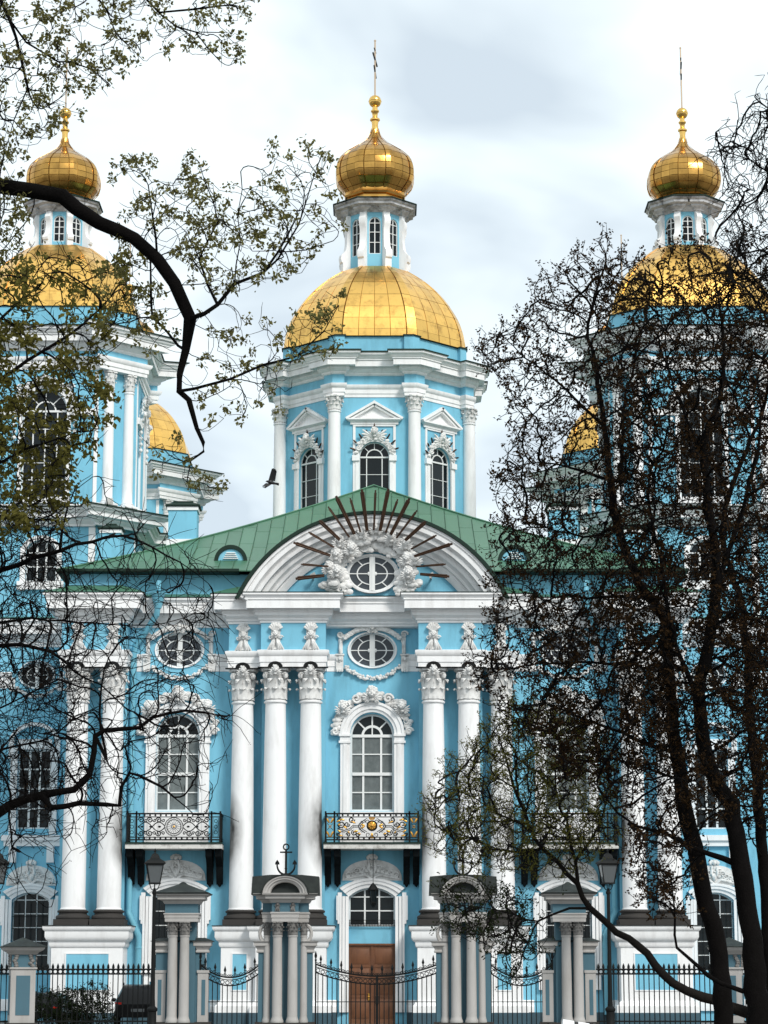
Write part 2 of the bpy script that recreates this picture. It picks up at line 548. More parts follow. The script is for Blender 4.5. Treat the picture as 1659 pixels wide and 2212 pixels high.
# windows ------------------------------------------------------------
def fan_window(w, zb, zs, colw, rows, glass, headglass=None, bw=0.07, fw=0.09, inner=0.45, rays=(45, 90, 135), midbar=None, mid=True):
    """round-headed window; returns frame mesh and pane meshes. x centred, y=0 is the front of the frame"""
    R = w / 2
    mb = MB()
    D = 0.10
    mb.box(-R, -R + fw, 0, D, zb, zs)
    mb.box(R - fw, R, 0, D, zb, zs)
    mb.box(-R + fw, R - fw, 0, D, zb, zb + fw)
    mb.arcsweep([(0, 0), (0, D), (-fw, D), (-fw, 0), (0, 0)], 0, zs, R, 0, pi, 20)
    mb.box(-R + fw, R - fw, -0.02, D, zs - fw * 0.7, zs + fw * 0.7)
    tot = sum(colw)
    xs = [-R + fw]
    for c in colw:
        xs.append(xs[-1] + (w - 2 * fw) * c / tot)
    zsr = [zb + fw + (zs - fw * 0.7 - zb - fw) * r for r in rows]
    for x in xs[1:-1]:
        mb.box(x - bw / 2, x + bw / 2, 0.005, D - 0.01, zb + fw, zs - fw * 0.7)
    for i, z in enumerate(zsr[1:-1]):
        h = bw * (1.5 if midbar == i + 1 else 0.55)
        mb.box(-R + fw, R - fw, 0.002 if midbar != i + 1 else -0.03, D - 0.012, z - h / 2, z + h / 2)
    ri = R * inner
    hz = zs + fw * 0.7
    mb.arcsweep([(bw * .6, 0.004), (bw * .6, D - .01), (-bw * .6, D - .01), (-bw * .6, 0.004), (bw * .6, 0.004)], 0, zs, ri, 0.02, pi - 0.02, 14)
    for a in rays:
        a = radians(a)
        bar(mb, ri * cos(a), zs + ri * sin(a), (R - fw * .5) * cos(a), zs + (R - fw * .5) * sin(a), bw * 0.7, 0.006, D - 0.015)
    if mid:
        bar(mb, 0, hz, 0, zs + ri, bw * 0.6, 0.006, D - 0.015)
    fr = mb.mesh('window', 'window_paint')
    panes = []
    py = D * 0.55
    for i in range(len(xs) - 1):
        for j in range(len(zsr) - 1):
            m = MB()
            m.box(xs[i] + .004, xs[i + 1] - .004, py, py + .02, zsr[j] + .004, zsr[j + 1] - .004)
            panes.append(m.mesh('pane', glass))
    hg = headglass or glass
    for a0, a1 in ((0, 90), (90, 180)):
        m = MB()
        pts = [(0, hz)] + [(ri * cos(radians(a0 + (a1 - a0) * k / 6)), max(hz, zs + ri * sin(radians(a0 + (a1 - a0) * k / 6)))) for k in range(7)]
        m.prism(pts, py, py + .02)
        panes.append(m.mesh('pane', hg))
    ang = [2] + list(rays) + [178]
    for a0, a1 in zip(ang[:-1], ang[1:]):
        m = MB()
        o_ = [((R - .02) * cos(radians(a0 + (a1 - a0) * k / 5)), zs + (R - .02) * sin(radians(a0 + (a1 - a0) * k / 5))) for k in range(6)]
        i_ = [((ri + .006) * cos(radians(a1 - (a1 - a0) * k / 5)), zs + (ri + .006) * sin(radians(a1 - (a1 - a0) * k / 5))) for k in range(6)]
        m.prism(o_ + i_, py + .003, py + .023)
        panes.append(m.mesh('pane', hg))
    return fr, panes

def grid_window(w, zb, zt, rise, cols, rows, glass, bw=0.05, fw=0.07):
    """casement window with a flat, segmental or round head"""
    mb = MB()
    D = 0.09
    c = contour(('arch', 0, w, zb, zt, rise))
    cxm, czm = 0, (zb + zt) / 2
    n = len(c)
    ci = []
    for x, z in c:
        k = 1 - 2 * fw / w
        ci.append((x * k, zb + fw + (z - zb) * (1 - 2 * fw / (zt + rise - zb))))
    vs = [(x, 0, z) for x, z in c] + [(x, 0, z) for x, z in ci] + [(x, D, z) for x, z in c] + [(x, D, z) for x, z in ci]
    fs = []
    for i in range(n):
        j = (i + 1) % n
        fs += [(i, j, j + n, i + n), (i + n, j + n, j + 3 * n, i + 3 * n), (j, i, i + 2 * n, j + 2 * n)]
    mb.add(vs, fs)
    def top(x):
        best = zt
        for (xa, za), (xb, zb2) in zip(ci[2:-1], ci[3:]):
            if min(xa, xb) - 1e-6 <= x <= max(xa, xb) + 1e-6 and abs(xa - xb) > 1e-9:
                t = (x - xa) / (xb - xa)
                best = za + (zb2 - za) * t
        return best
    xs = [-w / 2 + fw + (w - 2 * fw) * i / cols for i in range(cols + 1)]
    zr = [zb + fw + (zt - zb - fw) * r for r in rows]
    for x in xs[1:-1]:
        mb.box(x - bw / 2, x + bw / 2, 0.004, D - .01, zb + fw, top(x) + .01)
    for z in zr[1:(None if rise > 0 else -1)]:
        mb.box(-w / 2 + fw, w / 2 - fw, 0.001, D - .013, z - bw * .35, z + bw * .35)
    fr = mb.mesh('window', 'window_paint')
    panes = []
    for i in range(cols):
        for j in range(len(zr) - 1):
            m = MB()
            m.box(xs[i] + .004, xs[i + 1] - .004, .05, .07, zr[j] + .004, zr[j + 1] - .004)
            panes.append(m.mesh('pane', glass))
        if rise > 0:
            m = MB()
            tops = [(xs[i + 1] - .004 - (xs[i + 1] - xs[i] - .008) * k / 6) for k in range(7)]
            m.prism([(xs[i] + .004, zr[-1]), (xs[i + 1] - .004, zr[-1])] + [(x, max(top(x), zr[-1] + .01)) for x in tops], .05, .07)
            panes.append(m.mesh('pane', glass))
    return fr, panes

def oval_window(rx, ry, glass):
    """oval window centred on the origin in the x-z plane"""
    mb = MB()
    D = 0.10
    N = 36
    def ring(k0, k1, y0, y1):
        vs, fs = [], []
        for i in range(N):
            a = 2 * pi * i / N
            for k, y in ((k1, y0), (k1, y1), (k0, y1), (k0, y0)):
                vs.append((rx * k * cos(a), y, ry * k * sin(a)))
        for i in range(N):
            for j in range(4):
                a, b = i * 4 + j, i * 4 + (j + 1) % 4
                c, d = ((i + 1) % N) * 4 + (j + 1) % 4, ((i + 1) % N) * 4 + j
                fs.append((a, b, c, d))
        mb.add(vs, fs)
    ring(0.93, 1.0, 0, D)
    ring(0.59, 0.64, 0.01, D - .01)
    mw = rx * 0.115
    mb.box(-mw, mw, -0.03, D, -ry * .96, ry * .96)
    mb.box(-mw * .35, mw * .35, -0.05, 0, -ry * .95, ry * .95)
    mb.box(-rx * .95, rx * .95, 0.012, D - .015, -.02, .02)
    mb.ball((-mw * 1.2, 0.03, 0), (.07, .05, .09)); mb.ball((mw * 1.2, 0.03, 0), (.07, .05, .09))
    for a in (50, 130, 230, 310):
        a = radians(a)
        bar(mb, rx * .61 * cos(a), ry * .61 * sin(a), rx * .95 * cos(a), ry * .95 * sin(a), 0.045, 0.012, D - .015)
    fr = mb.mesh('oval_window', 'window_paint')
    panes = []
    def sec(k0, k1, a0, a1):
        m = MB()
        o_ = [(rx * k1 * cos(radians(a0 + (a1 - a0) * k / 6)), ry * k1 * sin(radians(a0 + (a1 - a0) * k / 6))) for k in range(7)]
        i_ = [(rx * k0 * cos(radians(a1 - (a1 - a0) * k / 6)), ry * k0 * sin(radians(a1 - (a1 - a0) * k / 6))) for k in range(7)] if k0 > 0 else [(0, 0)]
        m.prism(o_ + i_, .05, .07)
        panes.append(m.mesh('pane', glass))
    for a0 in (0, 90, 180, 270):
        sec(0, .60, a0 + .5, a0 + 89.5)
    for a0, a1 in ((0, 50), (50, 90), (90, 130), (130, 180), (180, 230), (230, 270), (270, 310), (310, 360)):
        sec(.62, .955, a0 + .4, a1 - .4)
    return fr, panes

def put_window(win, parent, loc, rz=0.0, name='window'):
    fr, panes = win
    o = part(name, fr, parent, loc, rz)
    for p in panes:
        part('pane', p, o)
    return o

# stucco ornament ----------------------------------------------------
rng = random.Random(7)
def curl(mb, c, r, t, turns=1.4, flip=1, y=None, start=0.0, n=16, k=5):
    pts, rs = [], []
    for i in range(n + 1):
        u = i / n
        a = start + flip * u * turns * 2 * pi
        q = r * (1 - 0.85 * u)
        pts.append((c[0] + q * cos(a), c[1] - u * t * 0.6, c[2] + q * sin(a)))
        rs.append(t * (1 - 0.45 * u))
    mb.tube(pts, rs, k)
def wing(mb, c, s, sd, drop=0.0):
    for k in range(5):
        a = radians(38 - 24 * k + drop)
        l = s * (1.25 - 0.13 * k)
        mx_ = Vector((c[0] + sd * cos(a) * l * .55, c[1] + .02 * k, c[2] + sin(a) * l * .55))
        R = Matrix.Rotation(-a * sd if sd > 0 else a, 3, 'Y')
        mb.ball(mx_, (l * .55, s * .16, s * .17), 8, 5, R)
def cherub(mb, c, s, turn=0.0):
    """winged child's head in relief; s is about half the head height"""
    x, y, z = c
    R = Matrix.Rotation(turn, 3, 'Z')
    def o(dx, dy, dz):
        v = R @ Vector((dx * s, dy * s, dz * s))
        return (x + v.x, y + v.y, z + v.z)
    mb.ball(o(0, -.12, -.02), (s * .74, s * .88, s * .96), 12, 9)
    mb.ball(o(0, -.80, -.52), (s * .24, s * .2, s * .2), 8, 6)                # chin
    for q in (-1, 1):
        mb.ball(o(q * .34, -.74, -.24), (s * .27, s * .22, s * .25), 8, 6)    # cheeks
        mb.ball(o(q * .30, -.80, .26), (s * .24, s * .16, s * .10), 7, 5)     # brows
    mb.ball(o(0, -1.02, -.06), (s * .11, s * .15, s * .2), 6, 5)              # nose
    mb.ball(o(0, -.72, .55), (s * .5, s * .22, s * .26), 8, 6)                # forehead
    for k in range(9):                                                        # locks round the crown of the head
        a = radians(-28 + 29.5 * k)
        mb.ball(o(.82 * cos(a), .02 - .12 * (k % 2), .22 + .80 * sin(a)), s * (.24 + .05 * (k % 3)), 7, 5)
    mb.ball(o(.12, -.5, .92), (s * .34, s * .26, s * .2), 7, 5)
    wing(mb, (x + s * .35, y - s * .1, z - s * 1.05), s * 1.2, 1)
    wing(mb, (x - s * .35, y - s * .1, z - s * 1.05), s * 1.2, -1)
    mb.ball((x, y + s * .1, z - s * 1.2), (s * .5, s * .4, s * .4), 8, 5)
def cloudlet(mb, c, r, n=7):
    for k in range(n):
        a = rng.uniform(0, 2 * pi)
        q = r * rng.uniform(.2, .9)
        s = r * rng.uniform(.42, .72)
        mb.ball((c[0] + q * cos(a), c[1] + rng.uniform(-.2, .2) * r, c[2] + q * sin(a)), (s * 1.15, s * .6, s * .85), 9, 6)
    if rng.random() < .5:
        curl(mb, (c[0], c[1] - r * .35, c[2]), r * .8, r * .13, 1.2, rng.choice((-1, 1)), start=rng.uniform(0, 6))
def leaf_tongue(mb, base, h, w, curlout, nrm, thick=0.03):
    """acanthus leaf: strip rising from base, bending outwards along nrm"""
    nrm = Vector(nrm).normalized()
    tan = Vector((-nrm.y, nrm.x, 0))
    base = Vector(base)
    rows = []
    for i in range(6):
        u = i / 5
        zz = h * (sin(u * 1.9) / sin(1.57) if u < .83 else sin(1.57) - (u - .83) * 1.0)
        off = curlout * u ** 2.2
        ww = w * (0.75 + 0.5 * sin(u * pi) - .55 * u * u) * .5
        c = base + nrm * off + Vector((0, 0, zz))
        rows.append((c - tan * ww, c + nrm * thick * (1.2 - u), c + tan * ww))
    vs = [p for r_ in rows for p in r_]
    fs = []
    for i in range(5):
        for j in range(2):
            fs.append((i * 3 + j, i * 3 + j + 1, (i + 1) * 3 + j + 1, (i + 1) * 3 + j))
    mb.add(vs, fs)

def capital(r, h, head=False, detail=8):
    """Corinthian capital, bottom at z=0; r shaft radius at the top"""
    mb = MB()
    mb.lathe([(r * 1.02, 0), (r * .98, h * .06), (r * .96, h * .3), (r * 1.0, h * .6), (r * 1.16, h * .86), (r * 1.2, h * .88)], 16)
    for row, (z0, hh, ww, co, off) in enumerate(((0.04, .34, .62, .42, 0), (.05, .60, .62, .55, .5))):
        for k in range(detail):
            a = 2 * pi * (k + off) / detail
            leaf_tongue(mb, (r * 1.0 * cos(a), r * 1.0 * sin(a), h * z0), h * hh, r * ww * 1.25, r * co, (cos(a), sin(a), 0), r * .12)
            mb.ball((r * (1 + co) * .97 * cos(a), r * (1 + co) * .97 * sin(a), h * (z0 + hh * .93)), r * .13, 6, 4)
    q = r * 1.62
    poly = []
    for k in range(4):
        a = pi / 4 + k * pi / 2
        for d in (-.11, .11):
            poly.append((q * cos(a + d), q * sin(a + d)))
        b = a + pi / 4
        for t in (-.35, 0, .35):
            dd = r * (1.13 + .12 * abs(t) / .35)
            poly.append((dd * cos(b) - t * r * 1.6 * sin(b), dd * sin(b) + t * r * 1.6 * cos(b)))
    mb.prism_z(poly, h * .9, h)
    for k in range(4):                                       # corner volutes
        a = pi / 4 + k * pi / 2
        c = Vector((r * 1.36 * cos(a), r * 1.36 * sin(a), h * .745))
        for s_ in (-1, 1):
            pts, rs = [], []
            dv = Vector((cos(a + s_ * .9), sin(a + s_ * .9), 0))
            for i in range(15):
                u = i / 14
                an = pi * .9 - u * 3.1 * pi
                qq = r * .36 * (1 - .8 * u)
                pts.append(c - dv * qq * cos(an) * -1 * .8 + Vector((0, 0, qq * sin(an))))
                rs.append(r * .085)
            mb.tube(pts, rs, 5)
        mb.ball(c, (r * .2, r * .2, r * .26), 7, 5)
    for k in range(4):
        a = k * pi / 2
        if head and k == 3:
            cherub(mb, (0, -r * 1.42, h * .93), r * .36)
        else:
            mb.ball((r * 1.28 * cos(a), r * 1.28 * sin(a), h * .95), r * .2, 6, 5)
    return mb

def column_meshes(r0, r1, h, caph, baseh, capmat, basemat, shaftmat='white_paint', head=False, n=28):
    """shaft, capital, base meshes; shaft bottom at z=0"""
    sh = MB()
    prof = []
    for i in range(9):
        u = i / 8
        prof.append((r0 + (r1 - r0) * (u ** 1.7), h * u))
    prof = [(r0 * 1.06, 0), (r0 * 1.06, .04)] + [(r0, .07)] + prof[1:] 
    prof[-1] = (r1, h - .1)
    prof += [(r1 * 1.13, h - .09), (r1 * 1.15, h - .03), (r1 * 1.05, h)]
    sh.lathe(prof, n)
    ca = capital(r1, caph, head)
    ba = MB()
    ba.box(-r0 * 1.42, r0 * 1.42, -r0 * 1.42, r0 * 1.42, -baseh, -baseh * .62)
    ba.lathe([(r0 * 1.36, -baseh * .62), (r0 * 1.42, -baseh * .52), (r0 * 1.38, -baseh * .40), (r0 * 1.2, -baseh * .34), (r0 * 1.14, -baseh * .22), (r0 * 1.25, -baseh * .18), (r0 * 1.28, -baseh * .08), (r0 * 1.1, 0)], n)
    return sh.mesh('column', shaftmat), ca.mesh('capital', capmat), ba.mesh('base', basemat)
def put_column(ms, parent, loc, h, rz=0.0):
    o = part('column', ms[0], parent, loc, rz)
    part('capital', ms[1], o, (0, 0, h))
    if ms[2]:
        part('base', ms[2], o)
    return o
# ================================================================== ground
def sheet(name, x0, x1, y0, y1, z, m, kind='structure'):
    mb = MB()
    mb.add([(x0, y0, z), (x1, y0, z), (x1, y1, z), (x0, y1, z)], [(0, 1, 2, 3)])
    o = P(name, mb, m, None)
    o['kind'] = kind
    return o
sheet('ground', -900, 900, -300, 1500, -0.02, 'paving')
sheet('road', -300, 300, 8, 40, -0.012, 'asphalt')
mb = MB(); mb.box(-300, 300, 40, 40.3, -0.02, 0.11)
o = P('kerb', mb, 'paving', None); o['kind'] = 'structure'
sheet('pavement', -300, 300, 40.3, 105, 0.0, 'paving')

# ================================================================== cathedral
X0, YF = -0.52, 106.0
church = thing('cathedral', 'pale blue baroque cathedral with white columns, green roof and gilded onion domes', 'cathedral', (X0, YF, 0))
def L(x, y, Y):
    """measured picture point at depth Y, in the cathedral's own coordinates"""
    p = at(x, y, Y)
    return (p.x - X0, Y - YF, p.z)
S2 = (-1, 1)
BAYX = 8.55
COLS = [(2.68, -1.1), (4.22, -1.1), (5.66, -0.7), (11.32, -1.1), (12.86, -1.1)]

# ---- walls
mb = MB()
DOOR = ('arch', 0, 2.02, 0.0, 5.42, 0.40)
MAINW = ('arch', 0, 1.94, 9.12, 12.44, 0.97)
def shift(op, dx):
    return (op[0], op[1] + dx) + tuple(op[2:])
OVAL = ('oval', 0, 16.24, 1.02, 0.76)
LOWW = ('arch', 0, 2.0, 2.3, 5.42, 0.40)
wall(mb, -2.05, 2.05, 0, 18.45, 0, .45, [DOOR, MAINW, OVAL])
for s in S2:
    a, b = sorted((s * 4.85, s * 10.75))
    wall(mb, a, b, 0, 18.45, 0, .45, [shift(LOWW, s * BAYX), shift(MAINW, s * BAYX), shift(OVAL, s * BAYX)])
    for xa, xb in ((2.05, 4.85), (10.75, 13.6)):
        a, b = sorted((s * xa, s * xb))
        mb.box(a, b, -.4, .5, 0, 15.3)
    a, b = sorted((s * 13.6, s * 13.2))
    mb.box(a, b, .5, 6.4, 0, 18.45)
    # recessed corner walls under the towers
    a, b = sorted((s * 13.6, s * 21.0))
    ops = [('oval', s * 15.75, 15.93, .80, .62), ('arch', s * 15.75, 1.55, 8.75, 12.42, 0), ('arch', s * 15.75, 1.72, 2.3, 5.5, .34)]
    wall(mb, a, b, 0, 18.45, 6.2, .4, ops)
    a, b = sorted((s * 21.0, s * 20.6))
    mb.box(a, b, 6.2, 46, 0, 18.45)
mb.box(-20.6, 20.6, 45.6, 46, 0, 18.45)
P('wall', mb, 'blue_paint', church)

# ---- entablature
def PATH(yb=0.0):
    h = [(-13.6, 6.3), (-13.6, -1.5), (-10.75, -1.5), (-10.75, yb), (-6.3, yb), (-6.3, -1.1), (-4.87, -1.1), (-4.87, -1.5), (-2.03, -1.5), (-2.03, yb if yb < -.1 else yb - .35)]
    return h
half = PATH()
full = half + [(-x, y) for x, y in reversed(half)]
mb = MB()
for s in S2:
    for xa, xb, yf in ((2.03, 4.87, -1.5), (4.87, 6.3, -1.1), (10.75, 13.6, -1.5)):
        a, b = sorted((s * xa, s * xb))
        mb = MB(); mb.box(a + .004, b - .004, yf + .004, -.002, 16.02, 18.4)
        P('frieze', mb, 'blue_paint', church)
ARC = [(-.01, 15.28), (.02, 15.28), (.02, 15.50), (.055, 15.505), (.055, 15.76), (.09, 15.80), (.15, 15.92), (.15, 16.02), (-.01, 16.06)]
p1 = half[:3] + [(-10.75, 0), (-10.02, 0)]
p2 = [(-7.08, 0), (-6.3, 0)] + half[5:9] + [(-2.03, 0), (-1.47, 0)]
for pth in (p1, p2):
    for q_ in (pth, [(-x, y) for x, y in reversed(pth)]):
        mb = MB(); mb.sweep(ARC, q_)
        P('architrave', mb, 'white_paint', church)
for s in S2:
    for xa, xb, yf in ((2.03, 4.87, -1.5), (4.87, 6.3, -1.1), (10.75, 13.6, -1.5)):
        a, b = sorted((s * xa, s * xb))
        mb = MB(); mb.box(a + .01, b - .01, yf + .01, -.003, 15.285, 16.015)
        P('architrave_block', mb, 'white_paint', church)
COR = [(-.4, 17.20), (0.0, 17.22), (.05, 17.24), (.05, 17.32), (.12, 17.36), (.12, 17.44), (.17, 17.48), (.27, 17.55), (.27, 17.66), (.32, 17.70), (.32, 17.90), (.57, 17.90), (.59, 17.80), (.62, 17.80),
       (.62, 18.12), (.60, 18.14), (.60, 18.17), (.66, 18.18), (.66, 18.23), (.64, 18.24), (.68, 18.29), (.72, 18.36), (.77, 18.38), (.77, 18.47), (-.2, 18.52)]
mb = MB(); mb.sweep(COR, full)
for s in S2:      # recessed corner entablature
    pth = [(-21, 6.2), (-13.6, 6.2)] if s < 0 else [(13.6, 6.2), (21, 6.2)]
    m = MB(); m.sweep([(o_ * .8 + .01, z) for o_, z in COR], pth); P('cornice', m, 'white_paint', church)
    m = MB(); m.sweep(ARC, [(pth[0][0], 6.2), ((-16.9 if s < 0 else 14.7), 6.2)]); P('architrave', m, 'white_paint', church)
    m = MB(); m.sweep(ARC, [((-14.7 if s < 0 else 16.9), 6.2), (pth[1][0], 6.2)]); P('architrave', m, 'white_paint', church)
P('cornice', mb, 'white_paint', church)
mb = MB()      # dark lead drip edge along the cornice, then the green skirt roof
mb.sweep([(.70, 18.485), (.80, 18.475), (.80, 18.50), (-.2, 18.535)], full)
P('drip_edge', mb, 'green_edge', church)
mb = MB()
mb.sweep([(.78, 18.505), (-.35, 18.96)], half[:6] + [(-5.2, -1.1)])
P('skirt_roof', mb, 'green_roof', church)
mb = MB(); mb.sweep([(.78, 18.505), (-.35, 18.96)], [(5.2, -1.1)] + [(-x, y) for x, y in reversed(half[:6])])
P('skirt_roof', mb, 'green_roof', church)
for s in S2:
    mb = MB()
    pth = [(-21, 6.2), (-13.6, 6.2)] if s < 0 else [(13.6, 6.2), (21, 6.2)]
    mb.sweep([(.64, 18.53), (-1.2, 18.95), (-4.5, 19.6)], pth)
    a, b = sorted((s * 13.0, s * 21))
    mb.box(a, b, 10.2, 45, 19.4, 19.6)
    P('skirt_roof', mb, 'green_roof', church)
mb = MB()
mb.box(-13.3, 13.3, -.3, .2, 18.6, 19.58)
for s in S2:
    a, b = sorted((s * 13.45, s * 11.2)); mb.box(a, b, -.62, -.3, 18.6, 19.56)
    a, b = sorted((s * 13.45, s * 13.0)); mb.box(a, b, -.3, 12, 18.6, 19.56)
P('attic', mb, 'blue_paint', church)
mb = MB()
for s in S2:
    pts = [(6.2, -.66), (13.75, -1.0), (13.75, 12)]
    pth = [(-13.9, 12), (-13.9, -1.0), (-5.9, -1.0)] if s < 0 else [(5.9, -1.0), (13.9, -1.0), (13.9, 12)]
    mb = MB(); mb.sweep([(-.9, 19.56), (0.06, 19.56), (.1, 19.6), (.1, 19.72), (-.3, 19.76)], pth)
    P('gutter', mb, 'green_edge', church)

# small blue attic humps over the recessed corners
for s in S2:
    mb = MB()
    pts = [(-2.9, 0)] + [(-2.9 + 5.0 * u, 1.05 * sin(pi * min(1, .18 + u * .82)) ) for u in [k / 12 for k in range(13)]] 
    pts = [(p[0] * -s, p[1]) for p in pts]
    if s < 0:
        pts = pts[::-1] if False else pts
    arcp = [(s * 16.6 + 2.6 * cos(pi * k / 16), 18.95 + 1.05 * sin(pi * k / 16)) for k in range(17)]
    mb.prism(arcp, 6.9, 9.5)
    P('attic_hump', mb, 'blue_paint', church)
    mb = MB()
    mb.arcsweep([(0, 6.82), (.14, 6.82), (.14, 7.3), (0, 7.3), (0, 6.82)], s * 16.6, 18.95, 2.6, 0, pi, 18, ez=.404)
    P('hump_rim', mb, 'white_paint', church)

# ---- front roof, sheet by sheet
EAVE, APX, RW = 19.66, 26.6, 13.95
def rz_(s_):
    return EAVE + (APX - EAVE) * s_ - 1.3 * s_ * (1 - s_)
def rp(x, s_):
    return Vector((x, -1.0 + 15 * s_, rz_(s_)))
mb = MB()
N = 14
for i in range(N):
    s0, s1 = i / N, (i + 1) / N
    w0, w1 = RW * (1 - s0), RW * (1 - s1)
    d = Vector((0, 0, -.05))
    if i < 2:      # the eaves stop on either side of the pediment
        for s in S2:
            mb.add([rp(s * w0, s0) + d, rp(s * 5.2, s0) + d, rp(s * 5.2, s1) + d, rp(s * w1, s1) + d], [(0, 1, 2, 3)])
    else:
        mb.add([rp(-w0, s0) + d, rp(w0, s0) + d, rp(w1, s1) + d, rp(-w1, s1) + d], [(0, 1, 2, 3)])
    for s in S2:
        q = [Vector((s * w0, -1 + 15 * s0, rz_(s0) - .05)), Vector((s * w1, -1 + 15 * s1, rz_(s1) - .05)), Vector((s * w1, 24, rz_(s1) - .05)), Vector((s * w0, 24, rz_(s0) - .05))]
        mb.add(q, [(0, 1, 2, 3)])
roof = P('roof', mb, 'green_roof', church)
rr = random.Random(3)
W = 0.645
ncol = int(2 * RW / W)
for i in range(ncol + 1):
    xa, xb = -RW + i * W, min(-RW + (i + 1) * W, RW)
    if xb - xa < .1:
        continue
    mxs = 1 - min(abs(xa), abs(xb)) / RW if xa * xb > 0 else 1.0
    rows = [0] + sorted({min(1, r + (0.0 if i % 2 else .045)) for r in (.13, .31, .50, .70, .88)}) + [1.0]
    for s0, s1 in zip(rows[:-1], rows[1:]):
        def lim(x):
            return 1 - abs(x) / RW
        la, lb = lim(xa + .012), lim(xb - .012)
        if s0 >= max(la, lb) - .012 or (s0 < .1 and max(abs(xa), abs(xb)) < 5.4):
            continue
        t = Vector((0, rr.uniform(-.004, .004), rr.uniform(-.012, .012)))
        a = rp(xa + .012, min(s0 + .002, la)); b = rp(xb - .012, min(s0 + .002, lb)); c = rp(xb - .012, min(s1 - .002, lb)); d = rp(xa + .012, min(s1 - .002, la))
        mm = (rp((xa + xb) / 2, min((s0 + s1) / 2, (la + lb) / 2)) + Vector((0, 0, rr.uniform(-.02, .012))))
        m = MB()
        dn = Vector((0, 0, -.04))
        m.add([a, b, c, d, a + dn, b + dn, c + dn, d + dn, mm], [(0, 1, 8), (1, 2, 8), (2, 3, 8), (3, 0, 8), (0, 4, 5, 1), (1, 5, 6, 2), (2, 6, 7, 3), (3, 7, 4, 0)])
        up = Vector((0, -.02, .05))
        m.add([a - Vector((.012, 0, 0)), a + Vector((.014, 0, 0)), d + Vector((.014, 0, 0)), d - Vector((.012, 0, 0)), a + up, d + up],
              [(0, 1, 4), (2, 3, 5), (1, 2, 5, 4), (3, 0, 4, 5)])
        me = m.mesh('roof_sheet', 'green_roof', 12)
        part('roof_sheet', me, roof)
mb = MB()
for s in S2:
    mb.tube([rp(s * RW * (1 - k / 12), k / 12) + Vector((0, 0, .03)) for k in range(13)], .05, 6)
P('hip_roll', mb, 'green_roof', church)

# ---- dormers
def dormer(s):
    c = (s * 6.4, 1.0, 20.42)
    mb = MB()
    mb.arcsweep([(0, -.02), (.17, -.02), (.17, .12), (0, .12), (0, -.02)], 0, 0, .58, 0, pi, 18)
    mb.arcsweep([(.13, .0), (.13, 3.0)], 0, 0, .58, 0, pi, 18, cap=False)
    mb.box(-.75, .75, -.03, .2, -.16, 0)
    o = P('dormer', mb, 'green_edge', church, loc=c)
    m = MB()
    m.prism([(.57 * cos(pi * k / 16), .57 * sin(pi * k / 16)) for k in range(17)], .06, .1)
    P('louvre_board', m, 'lantern_blue', o)
    for k in range(4):
        m = MB(); w = .34 - .045 * k
        m.obox((0, .03, .13 + .085 * k), (w, 0, 0), (0, .035, .02), (0, -.006, .012))
        P('louvre_slat', m, 'window_paint', o)
for s in S2:
    dormer(s)

# ---- chimneys
def chimney(x0, x1, y0, y1, zb, zm, zt, cap=True):
    mb = MB(); mb.box(x0, x1, y0, y1, zm, zt)
    o = P('chimney', mb, 'blue_paint', church)
    mb = MB(); mb.box(x0 - .07, x1 + .07, y0 - .07, y1 + .07, zb, zm); mb.box(x0 - .06, x1 + .06, y0 - .06, y1 + .06, zt, zt + .16)
    P('chimney_base', mb, 'white_paint', o)
    mb = MB(); mb.sweep([(0, zt + .16), (.14, zt + .2), (.14, zt + .26), (-.4, zt + .5)], [(x0, y0), (x1, y0), (x1, y1), (x0, y1)], True)
    mb.box(x0 + .2, x1 - .2, y0 + .2, y1 - .2, zt + .3, zt + .48)
    P('chimney_cap', mb, 'green_edge', o)
for s in S2:
    a, b = sorted((s * 8.35, s * 9.7))
    chimney(a, b, 6.0, 7.2, 20.6, 22.35, 23.75)
    a, b = sorted((s * 11.7, s * 12.6))
    chimney(a, b, 3.6, 4.5, 20.0, 20.9, 22.2)

# ---- segmental pediment with glory
PCZ, PR = 15.58, 6.36
a0 = math.asin((18.45 - PCZ) / PR)
mb = MB()
prof = [(0, .6), (0, -2.2), (-.12, -2.2), (-.14, -2.08), (-.18, -2.08), (-.20, -2.16), (-.36, -2.14), (-.42, -2.02), (-.48, -1.92), (-.50, -2.0), (-.64, -1.96), (-.66, -1.66), (-.72, -1.64), (-.74, -1.72), (-.88, -1.66), (-.96, -1.50), (-1.02, -1.42), (-1.04, -1.50), (-1.12, -1.46), (-1.14, -1.30), (-1.2, -1.28), (-1.22, -1.36), (-1.32, -1.30), (-1.47, -1.18), (-1.47, -.85)]
mb.arcsweep(prof, 0, PCZ, PR, a0 - .03, pi - a0 + .03, 40)
ped = P('pediment', mb, 'white_paint', church)
m = MB()
at0 = math.asin((18.52 - PCZ) / 4.95)
wall_c = [(4.95 * cos(at0 + (pi - 2 * at0) * k / 24), PCZ + 4.95 * sin(at0 + (pi - 2 * at0) * k / 24)) for k in range(25)]
m.prism(wall_c, -1.05, -.75)
P('tympanum', m, 'blue_paint', ped)
m = MB()
m.arcsweep([(.0, -2.30), (.13, -2.30), (.13, 9.0), (.0, 9.0)], 0, PCZ, PR + .01, a0 - .05, pi - a0 + .05, 40, cap=False)
m.arcsweep([(.13, -1.9), (.22, -1.9), (.22, 9.0)], 0, PCZ, PR + .01, a0 - .05, pi - a0 + .05, 40, cap=False)
P('pediment_roof', m, 'green_edge', ped)
OVW = oval_window(1.08, .80, 'grey_glass')
put_window(OVW, church, (0, -1.17, 19.48), name='oval_window')
mb = MB()
N_ = 30
